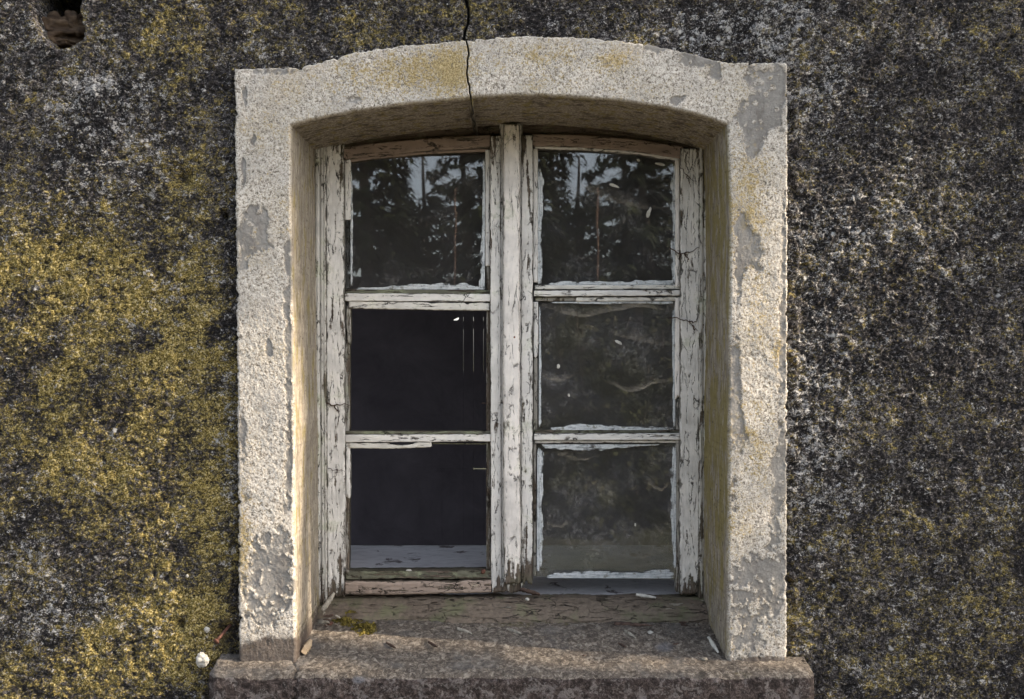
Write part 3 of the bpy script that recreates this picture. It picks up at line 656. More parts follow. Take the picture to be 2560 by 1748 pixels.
B('glazing_bar', [(1335, 1093), (1700, 1092)], 17, .268, .04, PX, rc, axis='x', seed=48, bev=.003, peel0=.03)
B('ledge', [(1337, 1105), (1697, 1104)], 7, .278, .02, PX, rc, axis='x', seed=49, peel0=.1)

# wooden sill of the frame: a rotting rounded beam
bpth = resample([(.312, zrel(1496, .312)), (.275, zrel(1496, .275)), (.245, zrel(1503, .245)), (.222, zrel(1520, .222)), (.208, zrel(1540, .208)), (.197, zrel(1570, .197))] if False else
                [(312, 0), (275, 2), (245, -6), (222, -22), (208, -42), (199, -72)], 46) / 1000
zb = zrel(1495, .275)
bx = np.arange(W(797, 0, .25)[0], W(1766, 0, .25)[0], .0045)
BX, BI = np.meshgrid(bx, np.arange(46)); BY = bpth[BI, 0]; BZ = zb + bpth[BI, 1]
bn = fbm2(BX * 10, BI * .22, 4, 301, .6); bf = fbm2(BX * 26, BI * .8, 3, 303, .6)
wear = np.clip(fbm2(BX * 5, BI * 0 + 1, 3, 305) + .1 + .9 * ss(-.12, -.35, BX), 0, 1.1) * ss(4, 20, BI)
bst = fbm2(BX * 7, BI * .9, 4, 311, .65); BY = BY + .008 * bn + .004 * bf + .005 * bst + .014 * wear; BZ = BZ + .004 * bn + .002 * bf - .014 * wear
mesh_obj('frame_sill', np.stack([BX, BY, BZ], -1).reshape(-1, 3), grid_faces(*BX.shape), PBEAM, win,
         {'peel': (.35 + .4 * bn + .35 * wear), 'edge': np.zeros_like(BX)})

# panes: each casement hangs a little askew, so the two mirror the trees differently
def pane(pts, d, tilt, mat, par):
    cx = sum(p[0] for p in pts) / len(pts); t = math.tan(R(tilt)); vs = []
    for th in (0, .003):
        for a, b in pts:
            x, y, z = W(a, b, d + .004); xc = W(cx, 0, d + .004)[0]; vs.append((x, y + (x - xc) * t + th, z))
    n = len(pts); fs = [list(range(n))[::-1], list(range(n, 2 * n))] + [[i, (i + 1) % n, n + (i + 1) % n, n + i] for i in range(n)]
    return mesh_obj('pane', vs, fs, mat, par, smooth=False)
GL1 = mat_glass('clear_old_glass', .15, .2, .3); GL2 = mat_glass('dusty_glass', .19, .4, 1.1); GL3 = mat_glass('cobwebbed_glass', .28, .6, 2.2)
DG = .287; TL = 2.9
pane([(864, 404), (960, 388), (1080, 378), (1222, 372), (1222, 728), (864, 728)], DG, TL, GL1, lc)
pane([(1334, 366), (1450, 368), (1580, 378), (1698, 396), (1698, 722), (1334, 722)], DG, -TL, GL2, rc)
pane([(1334, 746), (1698, 746), (1698, 1086), (1334, 1086)], DG, -TL * .8, GL3, rc)
pane([(1334, 1104), (1698, 1104), (1698, 1447), (1500, 1446), (1334, 1444)], DG, -TL * .8, GL3, rc)

def smear(p0, p1, w0, w1, side, d, par, seed, prof=None, tilt=None):
    """brushed paint lapping over the glass edge; p0-p1 is its outer edge, width grows towards side"""
    n = max(8, int(math.hypot(p1[0] - p0[0], p1[1] - p0[1]) / 3)); u_ = np.linspace(0, 1, n)
    wv = w0 + (w1 - w0) * u_
    if prof: wv = wv * np.interp(u_, np.linspace(0, 1, len(prof)), prof)
    wv = .74 * wv * (1 + .45 * fbm2(u_ * n * .07 + seed, u_ * 0, 2, seed)) + .8
    ax = np.array(p0)[None] * (1 - u_[:, None]) + np.array(p1)[None] * u_[:, None]
    cols = np.array([0, .25, .5, .7, .85, 1.0]); th = np.array([1, 1, .9, .72, .45, .1])
    vs, at = [], []
    for layer in (0, 1):
        for c_, t_ in zip(cols, th):
            q = ax + np.array(side)[None] * (wv * c_)[:, None]
            for i in range(n):
                x, y, z = W(q[i, 0], q[i, 1], d); ed_ = min(1, min(i, n - 1 - i) / 6)
                vs.append((x, y - (0.0014 * t_ if layer == 0 else 0), z)); at.append(t_ * (.25 + .75 * ed_))
    f0 = grid_faces(6, n); f1 = grid_faces(6, n)[:, ::-1] + 6 * n
    return mesh_obj('paint_smear', vs, np.concatenate([f0, f1]), SMEAR_V if side[0] else SMEAR_H, par, {'thin': at})
DS = .2805
smear((876, 425), (877, 722), 6, 9, (1, 0), DS, lc, 1)
smear((1213, 395), (1212, 722), 10, 16, (-1, 0), DS, lc, 2, [.8, .9, .7, 1, 1.3])
smear((885, 724), (1212, 724), 12, 16, (0, -1), DS, lc, 3, [.4, .6, 1.2, 1.7, 1.5, .3])
smear((1345, 415), (1345, 712), 15, 16, (1, 0), DS, rc, 4, [.7, 1.4, 1.2, .8, 1, .9])
smear((1690, 405), (1690, 710), 17, 15, (-1, 0), DS, rc, 5, [.6, 1.2, 1, 1.1, .9])
smear((1360, 713), (1690, 712), 15, 15, (0, -1), DS, rc, 6, [.5, 1, .9, .8, 1, 1.1])
smear((1348, 760), (1347, 1070), 9, 9, (1, 0), DS, rc, 7, [.7, .6, 1, .8, .9])
smear((1688, 760), (1688, 1070), 11, 8, (-1, 0), DS, rc, 8)
smear((1375, 755), (1686, 754), 8, 10, (0, 1), DS, rc, 9, [.4, .8, .9, .6, 1.0])
smear((1372, 1075), (1686, 1075), 16, 13, (0, -1), DS, rc, 10, [.4, 1.3, 1.1, .8, 1])
smear((1343, 1112), (1342, 1428), 21, 22, (1, 0), DS, rc, 11, [1.3, 1, .9, 1.05, .7])
smear((1345, 1111), (1650, 1111), 24, 8, (0, 1), DS, rc, 12, [1, .8, 1.3, 1.2, .7, .2])
smear((1690, 1114), (1690, 1424), 21, 18, (-1, 0), DS, rc, 13, [.7, 1, 1.1, .8, .5])
smear((1368, 1445), (1684, 1446), 24, 24, (0, -1), DS, rc, 14, [.5, .9, 1.1, .8, 1.1, 1.2])

# ------------------------------------------------------------------ the dark room inside
RM = mat_simple('sooty_plaster', [(.3, (.165, .142, .155)), (.7, (.25, .218, .235))], 3, 4, .95, .01)
room = bmesh.new()
def boxw(bm, x0, x1, y0, y1, z0, z1):
    r = bmesh.ops.create_cube(bm, size=1); bmesh.ops.scale(bm, vec=(x1 - x0, y1 - y0, z1 - z0), verts=r['verts'])
    bmesh.ops.translate(bm, vec=((x0 + x1) / 2, (y0 + y1) / 2, (z0 + z1) / 2), verts=r['verts'])
IX0, IX1, YB = -2.6, 2.6, 3.6
zi0, zi1 = W(0, 1505, .31)[2] - .05, W(0, 300, .31)[2] + .05
boxw(room, IX0, -.62, .315, .85, 0, 3.0); boxw(room, .62, IX1, .315, .85, 0, 3.0)
boxw(room, -.62, .62, .315, .85, zi1, 3.0); boxw(room, -.62, .62, .315, .85, 0, zi0 - .12)
boxw(room, IX0, IX1, .85, YB + .2, 2.9, 3.0)
boxw(room, IX1, IX1 + .2, .315, YB + .2, 0, 3.0)
# left wall with an unseen opening added to let daylight brighten the dark room
boxw(room, IX0 - .2, IX0, .315, 1.1, 0, 3.0); boxw(room, IX0 - .2, IX0, 3.2, YB + .2, 0, 3.0); boxw(room, IX0 - .2, IX0, 1.1, 3.2, 0, .5); boxw(room, IX0 - .2, IX0, 1.1, 3.2, 2.6, 3.0)
fb = (D + YB) / D / 1000
dx0, dx1 = (1105 - 1280) * fb, (1330 - 1280) * fb; dz1 = ZC + (874 - 770) * fb
boxw(room, IX0, dx0, YB, YB + .2, 0, 2.9); boxw(room, dx1, IX1, YB, YB + .2, 0, 2.9); boxw(room, dx0, dx1, YB, YB + .2, dz1, 2.9)
tag(bm_obj('interior_wall', room, RM, None, smooth=False), kind='structure')
fl = bmesh.new(); boxw(fl, IX0, IX1, .85, YB, 0.08, .12)
tag(bm_obj('floor', fl, RM, None, smooth=False), kind='structure')
# boarded door at the back of the room: daylight shows through its gaps
door = empty('boarded_door', ((dx0 + dx1) / 2, YB + .1, 0.12))
tag(door, 'dark boarded door deep inside the room with daylight slits between its boards', 'door', kind='thing')
DK = RM
zg = lambda py: ZC + (874 - py) * fb
xg = lambda px: (px - 1280) * fb
gaps = [(1105, .0), (1158.5, .0004), (1183.6, .0006), (1209, .0004), (1240, .0), (1275, .0), (1305, .0), (1330, .0)]
for (a, ga), (b, gb) in zip(gaps[:-1], gaps[1:]):
    bmb = bmesh.new(); x0, x1 = xg(a) + ga, xg(b) - gb
    cut = 1176 < b < 1245 and a > 1170
    boxw(bmb, x0, x1, YB + .001, YB + .008, .12, zg(1173.2) if cut else zg(1172))
    top = zg(801) if a == 1105 else dz1
    boxw(bmb, x0, x1, YB + .001, YB + .008, zg(1171.2) if cut else zg(1172) + .0004, top)
    if a == 1105:      # a knot hole near the top of this board
        boxw(bmb, x0, xg(1134), YB + .001, YB + .008, top, dz1); boxw(bmb, xg(1147), x1, YB + .001, YB + .008, top, dz1); boxw(bmb, xg(1134), xg(1147), YB + .001, YB + .008, zg(794), dz1)
        bmb.faces.new([bmb.verts.new((xg(p_), YB + .004, zg(q_))) for p_, q_ in ((1133, 793), (1148, 793), (1141, 796), (1135, 799), (1133, 802))]); bmb.faces.new([bmb.verts.new((xg(p_), YB + .004, zg(q_))) for p_, q_ in ((1148, 802), (1148, 797), (1143, 801))])
    bm_obj('board', bmb, DK, door, smooth=False)
for z0, z1 in ((822, 803), (792, 770), (1500, 1178), (1166, 930)):
    bmb = bmesh.new(); boxw(bmb, xg(1150), dx1, YB + .0085, YB + .03, zg(z0), zg(z1)); bm_obj('batten', bmb, DK, door, smooth=False)
bmb = bmesh.new(); boxw(bmb, dx0, xg(1114), YB + .0085, YB + .03, zg(1178), zg(1166)); boxw(bmb, xg(1126), xg(1176), YB + .0085, YB + .03, zg(1178), zg(1166)); bm_obj('batten', bmb, DK, door, smooth=False)
# inner sill slab
SL = M('grey_slate_slab'); s1 = SL.noise(40, 6, .7, SL.vec(.4, 1, 1), .6); s2 = SL.noise(11, 5, .65, None, .5)
c_ = SL.ramp(s1, [(.3, (.55, .53, .545)), (.55, (.72, .70, .71)), (.75, (.80, .78, .79))])
c_ = SL.mix(SL.rng(SL.add(s2, SL.mul(s1, .3)), .74, .82, 0, .85), c_, (.07, .04, .035))
SLAB = SL.done(c_, s1, .002, 1, .8)
sx = np.linspace(-.62, .62, 120); sy = np.linspace(.300, .86, 40); GX, GY = np.meshgrid(sx, sy)
zs0, zs1 = zrel(1497, .31), zrel(1360, .86)
GZ = zs0 + (GY - .3) / .56 * (.03) + .0015 * fbm2(GX * 9, GY * 9, 3, 401)
gzb = np.full_like(GZ, zs0 - .06); GZ2 = np.concatenate([gzb[:1], GZ, gzb[-1:]]); GX2 = np.concatenate([GX[:1], GX, GX[-1:]]); GY2 = np.concatenate([GY[:1], GY, GY[-1:]])
tag(mesh_obj('inner_sill', np.stack([GX2, GY2, GZ2], -1), grid_faces(*GX2.shape), SLAB), 'blue grey slab inside the window seen through the empty bottom panes', 'inner sill', kind='thing')

# ------------------------------------------------------------------ trees behind the viewer (mirrored in the upper panes)
LEAF = M('conifer_needles'); ln = LEAF.noise(2.2, 3); LEAFM = LEAF.done(LEAF.ramp(ln, [(.35, (.018, .026, .010)), (.65, (.055, .065, .022))]))
BARK = mat_simple('bark', [(.3, (.05, .038, .028)), (.7, (.14, .11, .085))], 14, 5, .95, .02, (1, 1, .25))
def gapf(sx_, sz_):      # the thin places between neighbouring crowns where the sky comes through
    v = 0
    for cx, cz, rx, rz, a in ((-.0165, .192, .017, .026, 1.5), (-.020, .168, .010, .010, .8), (-.075, .196, .020, .012, .95), (.032, .199, .014, .010, .9), (-.041, .203, .010, .008, .7), (.043, .207, .012, .009, .8), (-.055, .170, .012, .008, .5)):
        v = max(v, a * math.exp(-((sx_ - cx) / rx)**2 - ((sz_ - cz) / rz)**2))
    return v
def conifer(x, y, hgt, rad, seed, label, gap=None):
    r = random.Random(seed); t = empty('conifer', (x, y, 0)); tag(t, label, 'tree', 'conifers behind the viewer')
    vs, fs = [], []; nk = 10
    for k in range(nk + 1):
        q = k / nk; rr = .16 * (1 - q) + .02
        for a in range(8): vs.append((x + rr * math.cos(a * math.pi / 4) + .08 * math.sin(q * 5), y + rr * math.sin(a * math.pi / 4), hgt * q))
    for k in range(nk):
        for a in range(8): fs.append([k * 8 + a, k * 8 + (a + 1) % 8, (k + 1) * 8 + (a + 1) % 8, (k + 1) * 8 + a])
    mesh_obj('trunk', vs, fs, BARK, t)
    lv, lf = [], []
    z = .5
    while z < hgt - .2:
        q = z / hgt; nb = r.randint(5, 8); L0 = rad * (1 - q)**.75 * (.75 + .4 * r.random()) + .15
        for b in range(nb):
            az = r.random() * 2 * math.pi; L = L0 * r.uniform(.65, 1.1); droop = r.uniform(.15, .45)
            ns = max(4, int(L / .13))
            for s in range(ns):
                f = (s + .5) / ns; bx_, by_ = x + math.cos(az) * L * f, y + math.sin(az) * L * f; bz = z + .1 * f - droop * L * f * f
                for sd_ in (-1, 1):
                    for _ in range(3):
                        a2 = az + sd_ * r.uniform(.5, 1.1); l2 = r.uniform(.16, .34) * (1.15 - .5 * f); w2 = r.uniform(.03, .065)
                        dx, dy, dz = math.cos(a2) * l2, math.sin(a2) * l2, -r.uniform(.02, .2)
                        qy_ = 2.78 - by_
                        if gapf(bx_ / qy_, (bz - 1.6) / qy_) > r.random(): continue
                        i = len(lv); nx_, ny_ = -math.sin(a2) * w2, math.cos(a2) * w2
                        px_, py_, pz_ = bx_ + r.uniform(-.05, .05), by_ + r.uniform(-.05, .05), bz + r.uniform(-.05, .05)
                        lv += [(px_ - nx_, py_ - ny_, pz_), (px_ + nx_, py_ + ny_, pz_ + .01), (px_ + dx, py_ + dy, pz_ + dz)]; lf.append([i, i + 1, i + 2])
        z += r.uniform(.16, .30)
    mesh_obj('crown', lv, lf, LEAFM, t, smooth=False)
trees = [(-3.0, -11.5, 6.4, 1.75), (-1.25, -12.6, 6.9, 1.6), (.95, -11.8, 6.6, 1.6), (2.9, -12.4, 6.3, 1.8), (-.15, -15.5, 5.6, 1.7), (-2.3, -15.5, 8.4, 2.3), (2.1, -15.2, 8.4, 2.3), (-.9, -18.5, 8.2, 2.4), (.8, -19.2, 8.8, 2.4), (-3.6, -18.6, 9, 2.6), (3.7, -18.4, 9, 2.6), (6.3, -17, 8.5, 2.4), (-6.4, -17, 8.5, 2.4), (-8.6, -14.5, 7.2, 2.2), (-11.2, -16, 8.2, 2.5), (-14, -15, 7.8, 2.5), (8.8, -15, 7.4, 2.3), (11.4, -16.2, 8.2, 2.5), (4.6, -13.5, 6.2, 1.8), (-4.7, -13.2, 6.2, 1.8)]
for i, (x, y, hg, rd) in enumerate(trees):
    conifer(x, y, hg, rd, i + 40, 'dark drooping conifer standing in the belt of trees opposite the wall')
def shrub(x, y, r0, h0, seed):
    g = random.Random(seed); t = empty('shrub', (x, y, 0)); tag(t, 'dark leafy shrub growing at the foot of the conifers', 'shrub', 'shrubs under the conifers')
    lv, lf = [], []
    for _ in range(2600):
        a_ = g.random() * 6.283; q = g.random()**.45; zz = g.random(); rr = r0 * q * (1 - .55 * zz**2) * (1 + .25 * math.sin(3 * a_ + seed))
        c = Vector((x + rr * math.cos(a_), y + rr * math.sin(a_), .03 + h0 * zz * (1 - .25 * q)))
        s_ = g.uniform(.03, .075); u_ = Vector((g.gauss(0, 1), g.gauss(0, 1), g.gauss(0, .7))).normalized(); v_2 = u_.cross(Vector((g.gauss(0, 1), g.gauss(0, 1), g.gauss(0, 1)))).normalized()
        i = len(lv); lv += [tuple(c - u_ * s_), tuple(c + v_2 * s_ * .5), tuple(c + u_ * s_), tuple(c - v_2 * s_ * .5)]; lf.append([i, i + 1, i + 2, i + 3])
    mesh_obj('foliage', lv, lf, SHRUBM, t, smooth=False)
    sv2, sf2 = [], []
    for k in range(7):
        a_ = k * .9; i = len(sv2)
        for q in range(5):
            for b_ in range(4): sv2.append((x + r0 * .55 * q / 4 * math.cos(a_) + .012 * math.cos(b_ * 1.57), y + r0 * .55 * q / 4 * math.sin(a_) + .012 * math.sin(b_ * 1.57), h0 * .8 * q / 4))
        for q in range(4):
            for b_ in range(4): sf2.append([i + q * 4 + b_, i + q * 4 + (b_ + 1) % 4, i + q * 4 + 4 + (b_ + 1) % 4, i + q * 4 + 4 + b_])
    mesh_obj('stem', sv2, sf2, BARK, t)
pv = [(.20 + .010 * math.cos(k * 1.047), -9.5 + .010 * math.sin(k * 1.047), z) for z in (0, 1, 2, 3.85) for k in range(6)]
pf = [[i * 6 + k, i * 6 + (k + 1) % 6, i * 6 + 6 + (k + 1) % 6, i * 6 + 6 + k] for i in range(3) for k in range(6)] + [[18 + k for k in range(6)]]
tag(mesh_obj('metal_pole', pv, pf, mat_simple('rusty_pole', [(.3, (.13, .07, .05)), (.7, (.26, .16, .11))], 9)), 'thin rusty upright pole opposite the window, mirrored in both upper panes', 'pole')
SHR = M('shrub_leaves'); sn = SHR.noise(3.5, 4); SHRUBM = SHR.done(SHR.ramp(sn, [(.35, (.020, .024, .008)), (.55, (.055, .058, .02)), (.7, (.10, .085, .035))]))
for i in range(12):
    shrub(-4.4 + i * .8 + .25 * math.sin(i * 2.3), -7.6 - 1.3 * (i % 2) - .4 * math.sin(i * 1.7), .85 + .15 * math.sin(i * 3.1), 1.5 + .35 * math.sin(i * 1.9), 60 + i)
shrub(.25, -8.75, 1.0, 2.55, 131); shrub(-.9, -8.9, .9, 2.2, 132); shrub(1.3, -8.9, .9, 2.3, 133)
for i in range(7):
    shrub(-2.7 + i * .9 + .2 * math.sin(i * 2.9), -5.2 - .3 * math.sin(i * 2.1), .6, .55 + .15 * math.sin(i * 1.3), 90 + i)

# a broadleaf tree to the right of the frame: most of the wall lies in its dappled shade
def shade_tree():
    g = np.random.default_rng(21); t = empty('broadleaf_tree', (7.6, -1.5, 0))
    tag(t, 'leafy tree beside the house whose crown throws dappled shade on the wall', 'tree')
    n = 30000
    ctr_ = np.stack([g.uniform(4.6, 9, 260), g.uniform(-2.3, -.2, 260), g.uniform(3.3, 8.2, 260)], -1)
    k = g.integers(0, 260, n); p = ctr_[k] + g.normal(0, .22, (n, 3))
    far = (p[:, 1] < -.15) & (p[:, 2] > 3.0)
    p = p[far]
    tt = -p[:, 1] / -dirv.y * -1
    tt = p[:, 1] / dirv.y; wx = p[:, 0] - dirv.x * tt; wz = p[:, 2] - dirv.z * tt
    qx, qy = wx * 1000 + 1280, 874 - (wz - ZC) * 1000
    lit = blobs(qx, qy, [(2100, 620, 260, 260, 1.8), (2380, 480, 180, 160, 1.3), (140, 680, 240, 140, 1.7), (760, 1350, 300, 420, 1.8), (1020, 1180, 330, 340, 1.8), (1400, 950, 330, 300, 1.8), (1700, 640, 200, 270, 1.7), (900, 1690, 900, 90, 1.4), (1990, 1000, 40, 600, .5), (520, 950, 120, 100, .5), (150, 1640, 160, 60, .5)])
    p = p[g.random(len(p)) > lit * 1.5]
    u_ = g.normal(0, 1, (len(p), 3)); u_ /= np.linalg.norm(u_, axis=1)[:, None]; v_2 = np.cross(u_, g.normal(0, 1, (len(p), 3))); v_2 /= np.linalg.norm(v_2, axis=1)[:, None]
    s_ = g.uniform(.022, .04, len(p))[:, None]
    vv = np.stack([p - u_ * s_, p + v_2 * s_ * .55, p + u_ * s_, p - v_2 * s_ * .55], 1).reshape(-1, 3)
    mesh_obj('crown', vv, np.arange(len(vv)).reshape(-1, 4), SHRUBM, t, smooth=False)
    vs, fs = [], []
    def limb(a, b, r0, r1):
        a, b = Vector(a), Vector(b); i = len(vs); zx = (b - a).normalized(); sx_ = zx.orthogonal().normalized(); sy_ = zx.cross(sx_)
        for q in range(5):
            c = a.lerp(b, q / 4) + sx_ * .06 * math.sin(q * 2); r = r0 + (r1 - r0) * q / 4
            for k_ in range(8): vs.append(tuple(c + (sx_ * math.cos(k_ * .785) + sy_ * math.sin(k_ * .785)) * r))
        for q in range(4):
            for k_ in range(8): fs.append([i + q * 8 + k_, i + q * 8 + (k_ + 1) % 8, i + q * 8 + 8 + (k_ + 1) % 8, i + q * 8 + 8 + k_])
    limb((7.6, -1.5, 0), (7.5, -1.4, 3.6), .19, .14)
    for e in ((5.3, -1.2, 6.2), (6.3, -.7, 7.2), (7.8, -1.9, 7.6), (8.7, -1.0, 6.4)): limb((7.5, -1.4, 3.5), e, .10, .025)
    mesh_obj('trunk', vs, fs, BARK, t)
shade_tree()

# ------------------------------------------------------------------ small things on the sill and in the panes
def sill_z(px, py):
    """depth on the stone sill or beam that lies under a pixel"""
    for k in range(len(pr) - 1):
        a = 874 - (pr[k, 1] - ZC) / ((D + pr[k, 0]) / D) * 1000; b = 874 - (pr[k + 1, 1] - ZC) / ((D + pr[k + 1, 0]) / D) * 1000
        if min(a, b) <= py <= max(a, b) and pr[k, 0] > -.07: return pr[k, 0] + (pr[k + 1, 0] - pr[k, 0]) * ((py - a) / (b - a) if b != a else 0)
    return .22
def splinter(name, p0, p1, d0, d1, w0, th, mat, label, cat, seed, curl=0.0, group=None, lift=.006):
    a = Vector(W(*p0, d0)); b = Vector(W(*p1, d1)); n = 14; L = (b - a); side = Vector((-L.z, 0, L.x)).normalized() if abs(L.x) + abs(L.z) > 1e-6 else Vector((1, 0, 0))
    up = L.cross(side).normalized(); r = random.Random(seed); vs = []; fs = []
    for i in range(n + 1):
        t = i / n; wv = w0 * (.35 + .65 * math.sin(math.pi * min(1, .15 + t * .85))**.7) * r.uniform(.8, 1.15) / 1000
        c = a + L * t + Vector((0, 0, lift)) - up * curl * math.sin(math.pi * t)
        for s_, h_ in ((-1, 0), (-.6, 1), (.5, 1.1), (1, .1), (.4, -.7), (-.5, -.8)): vs.append(c + side * wv * s_ * .5 + Vector((0, -1, .6)).normalized() * th * h_ * r.uniform(.7, 1.2))
    for i in range(n):
        for k in range(6): fs.append([i * 6 + k, i * 6 + (k + 1) % 6, (i + 1) * 6 + (k + 1) % 6, (i + 1) * 6 + k])
    fs += [list(range(6))[::-1], [n * 6 + k for k in range(6)]]
    return tag(mesh_obj(name, [tuple(v) for v in vs], fs, mat), label, cat, group)
GREYW = mat_simple('bleached_wood', [(.3, (.10, .09, .07)), (.5, (.30, .27, .22)), (.7, (.46, .42, .35))], 90, 5, .9, .002, (1, 1, .4))
BROWNW = mat_simple('rotten_brown_wood', [(.3, (.03, .02, .016)), (.6, (.10, .065, .05)), (.8, (.18, .12, .09))], 80, 5, .9, .002)
PALEF = mat_simple('pale_chips', [(.3, (.34, .32, .28)), (.6, (.60, .57, .51))], 70, 5, .85, .001)
STONEM = mat_simple('grey_pebble', [(.3, (.10, .09, .075)), (.55, (.21, .19, .155)), (.75, (.33, .30, .25))], 90, 6, .9, .002)
RUST = mat_simple('rust', [(.3, (.045, .020, .014)), (.55, (.11, .05, .035)), (.75, (.20, .10, .065))], 160, 5, .9, .001)
LIWH = mat_simple('white_lichen', [(.3, (.20, .19, .17)), (.5, (.40, .38, .34)), (.7, (.58, .56, .50))], 150, 6, .95, .003)
splinter('wood_splinter', (806, 1532), (836, 1488), .215, .245, 16, .004, GREYW, 'grey splinter of wood leaning in the left corner below the frame', 'splinter', 1)
splinter('wood_splinter', (1142, 1577), (1180, 1591), sill_z(1160, 1579), sill_z(1160, 1592), 12, .0025, GREYW, 'pale wood sliver on the sill below the middle post, left one of two', 'splinter', 2)
splinter('wood_splinter', (1266, 1579), (1304, 1590), sill_z(1280, 1579), sill_z(1280, 1592), 12, .0025, GREYW, 'pale wood sliver on the sill below the middle post, right one of two', 'splinter', 3)
splinter('wood_splinter', (1560, 1583), (1590, 1602), sill_z(1, 1583), sill_z(1, 1602), 13, .003, GREYW, 'broken pale sliver beside the white chip on the right of the sill', 'splinter', 4)
splinter('wood_splinter', (1770, 1598), (1796, 1638), sill_z(1, 1600), sill_z(1, 1637), 12, .0045, PALEF, 'whitish stick lying against the foot of the right reveal', 'stick', 5)
splinter('wood_splinter', (1535, 1566), (1630, 1571), sill_z(1, 1567), sill_z(1, 1570), 15, .005, BROWNW, 'long dark brown bark strip at the foot of the mossy beam', 'bark', 6)
splinter('wood_splinter', (1545, 1614), (1566, 1624), sill_z(1, 1614), sill_z(1, 1624), 8, .003, BROWNW, 'short dark bark crumb in the middle right of the sill', 'bark', 7)
splinter('wood_splinter', (965, 1612), (990, 1626), sill_z(1, 1612), sill_z(1, 1626), 8, .003, BROWNW, 'short dark bark crumb below the moss, left one of two', 'bark', 8)
splinter('wood_splinter', (1070, 1610), (1094, 1624), sill_z(1, 1612), sill_z(1, 1626), 8, .003, BROWNW, 'short dark bark crumb below the moss, right one of two', 'bark', 9)
splinter('wood_splinter', (1300, 1478), (1350, 1492), .262, .250, 14, .006, BROWNW, 'reddish brown rotten chunk beside the foot of the middle post', 'wood chunk', 10)
splinter('wood_splinter', (1590, 1492), (1640, 1500), .262, .250, 11, .003, PALEF, 'white paint strip lying on the beam under the bottom right pane', 'paint flake', 12)
splinter('dead_leaf', (757, 1640), (778, 1605), .03, .05, 22, .0015, mat_simple('dry_leaf', [(.3, (.25, .17, .10)), (.7, (.48, .38, .26))], 60, 4), 'dry curled tan leaf in the sunlit left corner of the sill', 'leaf', 11, curl=.006)
gsh = random.Random(31)
for k in range(9):
    a_ = gsh.random() * 3.1; x0, y0 = gsh.uniform(802, 850), gsh.uniform(1538, 1576); l_ = gsh.uniform(9, 20)
    o = splinter('bark_shred', (x0, y0), (x0 + l_ * math.cos(a_), y0 + .6 * l_ * math.sin(a_)), .186, .184, gsh.uniform(4, 8), gsh.uniform(.0015, .003), [BROWNW, GREYW, BROWNW][k % 3], 'dark shred of bark in the heap of litter in the left corner of the sill', 'bark', 60 + k, lift=.004 + .001 * k, group='bark litter in the left corner')
for k in range(7):
    a_ = gsh.random() * 3.1; x0, y0 = gsh.uniform(1690, 1755), gsh.uniform(1556, 1582); l_ = gsh.uniform(8, 22)
    o = splinter('bark_shred', (x0, y0), (x0 + l_ * math.cos(a_), y0 + .5 * l_ * math.sin(a_)), .188, .186, gsh.uniform(4, 7), gsh.uniform(.0015, .003), [BROWNW, BROWNW, GREYW][k % 3], 'dark shred of bark lying at the right end of the mossy beam', 'bark', 80 + k, lift=.004, group='bark litter at the right end')
def pebble(px, py, r, mat, label, seed, d=None, cat='stone', name='pebble'):
    dd = sill_z(px, py) if d is None else d; c = W(px, py, dd)
    return tag(lump(name, (c[0], c[1], c[2] + r[2] * .5), r, mat, None, seed, .5, 3, 1.8), label, cat)
pebble(806, 1562, (.015, .012, .010), STONEM, 'grey stone beside the left reveal at the back of the sill', 1)
pebble(826, 1566, (.009, .009, .008), RUST, 'small red brown stone next to the moss clump', 2)
pebble(1627, 1588, (.009, .007, .007), LIWH, 'small white chip of stone on the right of the sill', 3)
pebble(1208, 1432, (.007, .006, .006), RUST, 'tiny pinkish stone on the ledge at the right end of the empty pane', 4, .262)
pebble(1814, 1500, (.004, .004, .004), LIWH, 'tiny white crumb on the foot of the right reveal', 5, .1) if False else None
pebble(1022, 1427, (.008, .005, .003), PALEF, 'white paint chip on the ledge of the empty bottom pane', 6, .275, 'paint flake', 'paint_flake')
pebble(1318, 1500, (.006, .005, .004), PALEF, 'pale crumb on the beam to the right of the middle post', 7, .24, 'paint flake', 'paint_flake')
pebble(868, 1431, (.005, .004, .005), STONEM, 'small tan snail-like stone on the left end of the bottom rail', 8, .262)
# lichen rosettes and nail on the wall
def rosette(px, py, r, d, label, seed):
    n = 40; vs, fs = [], []; g = random.Random(seed)
    bmx = bmesh.new(); bmesh.ops.create_icosphere(bmx, subdivisions=4, radius=1)
    co = np.array([q.co[:] for q in bmx.verts]); fcs = [[q.index for q in fc.verts] for fc in bmx.faces]; bmx.free()
    k = 1 + .35 * fbm3(co[:, 0] * 2.2, co[:, 1] * 2.2, co[:, 2] * 2.2, 3, seed) + .18 * fbm3(co[:, 0] * 7, co[:, 1] * 7, co[:, 2] * 7, 2, seed + 4)
    co = co * k[:, None] * np.array((r, r * .38, r)); c = W(px, py, d)
    return tag(mesh_obj('lichen_patch', co + np.array(c), fcs, LIWH), label, 'lichen')
rosette(506, 1650, .017, .012, 'round white lichen rosette on the wall left of the sill', 3)
rosette(517, 1574, .007, .020, 'small white lichen tuft above the rusty nail', 5)
rosette(468, 1440, .004, .018, 'tiny white lichen dot among the ochre growth low on the left wall', 6)
bmn = bmesh.new(); a = Vector(W(541, 1603, -.004)); b = Vector(W(576, 1562, .035))
mt = (b - a).to_track_quat('Z', 'Y').to_matrix().to_4x4()
bmesh.ops.create_cone(bmn, cap_ends=True, segments=10, radius1=.0042, radius2=.0034, depth=(b - a).length, matrix=Matrix.Translation((a + b) / 2) @ mt)
bmesh.ops.create_cone(bmn, cap_ends=True, segments=12, radius1=.0085, radius2=.007, depth=.004, matrix=Matrix.Translation(a) @ mt)
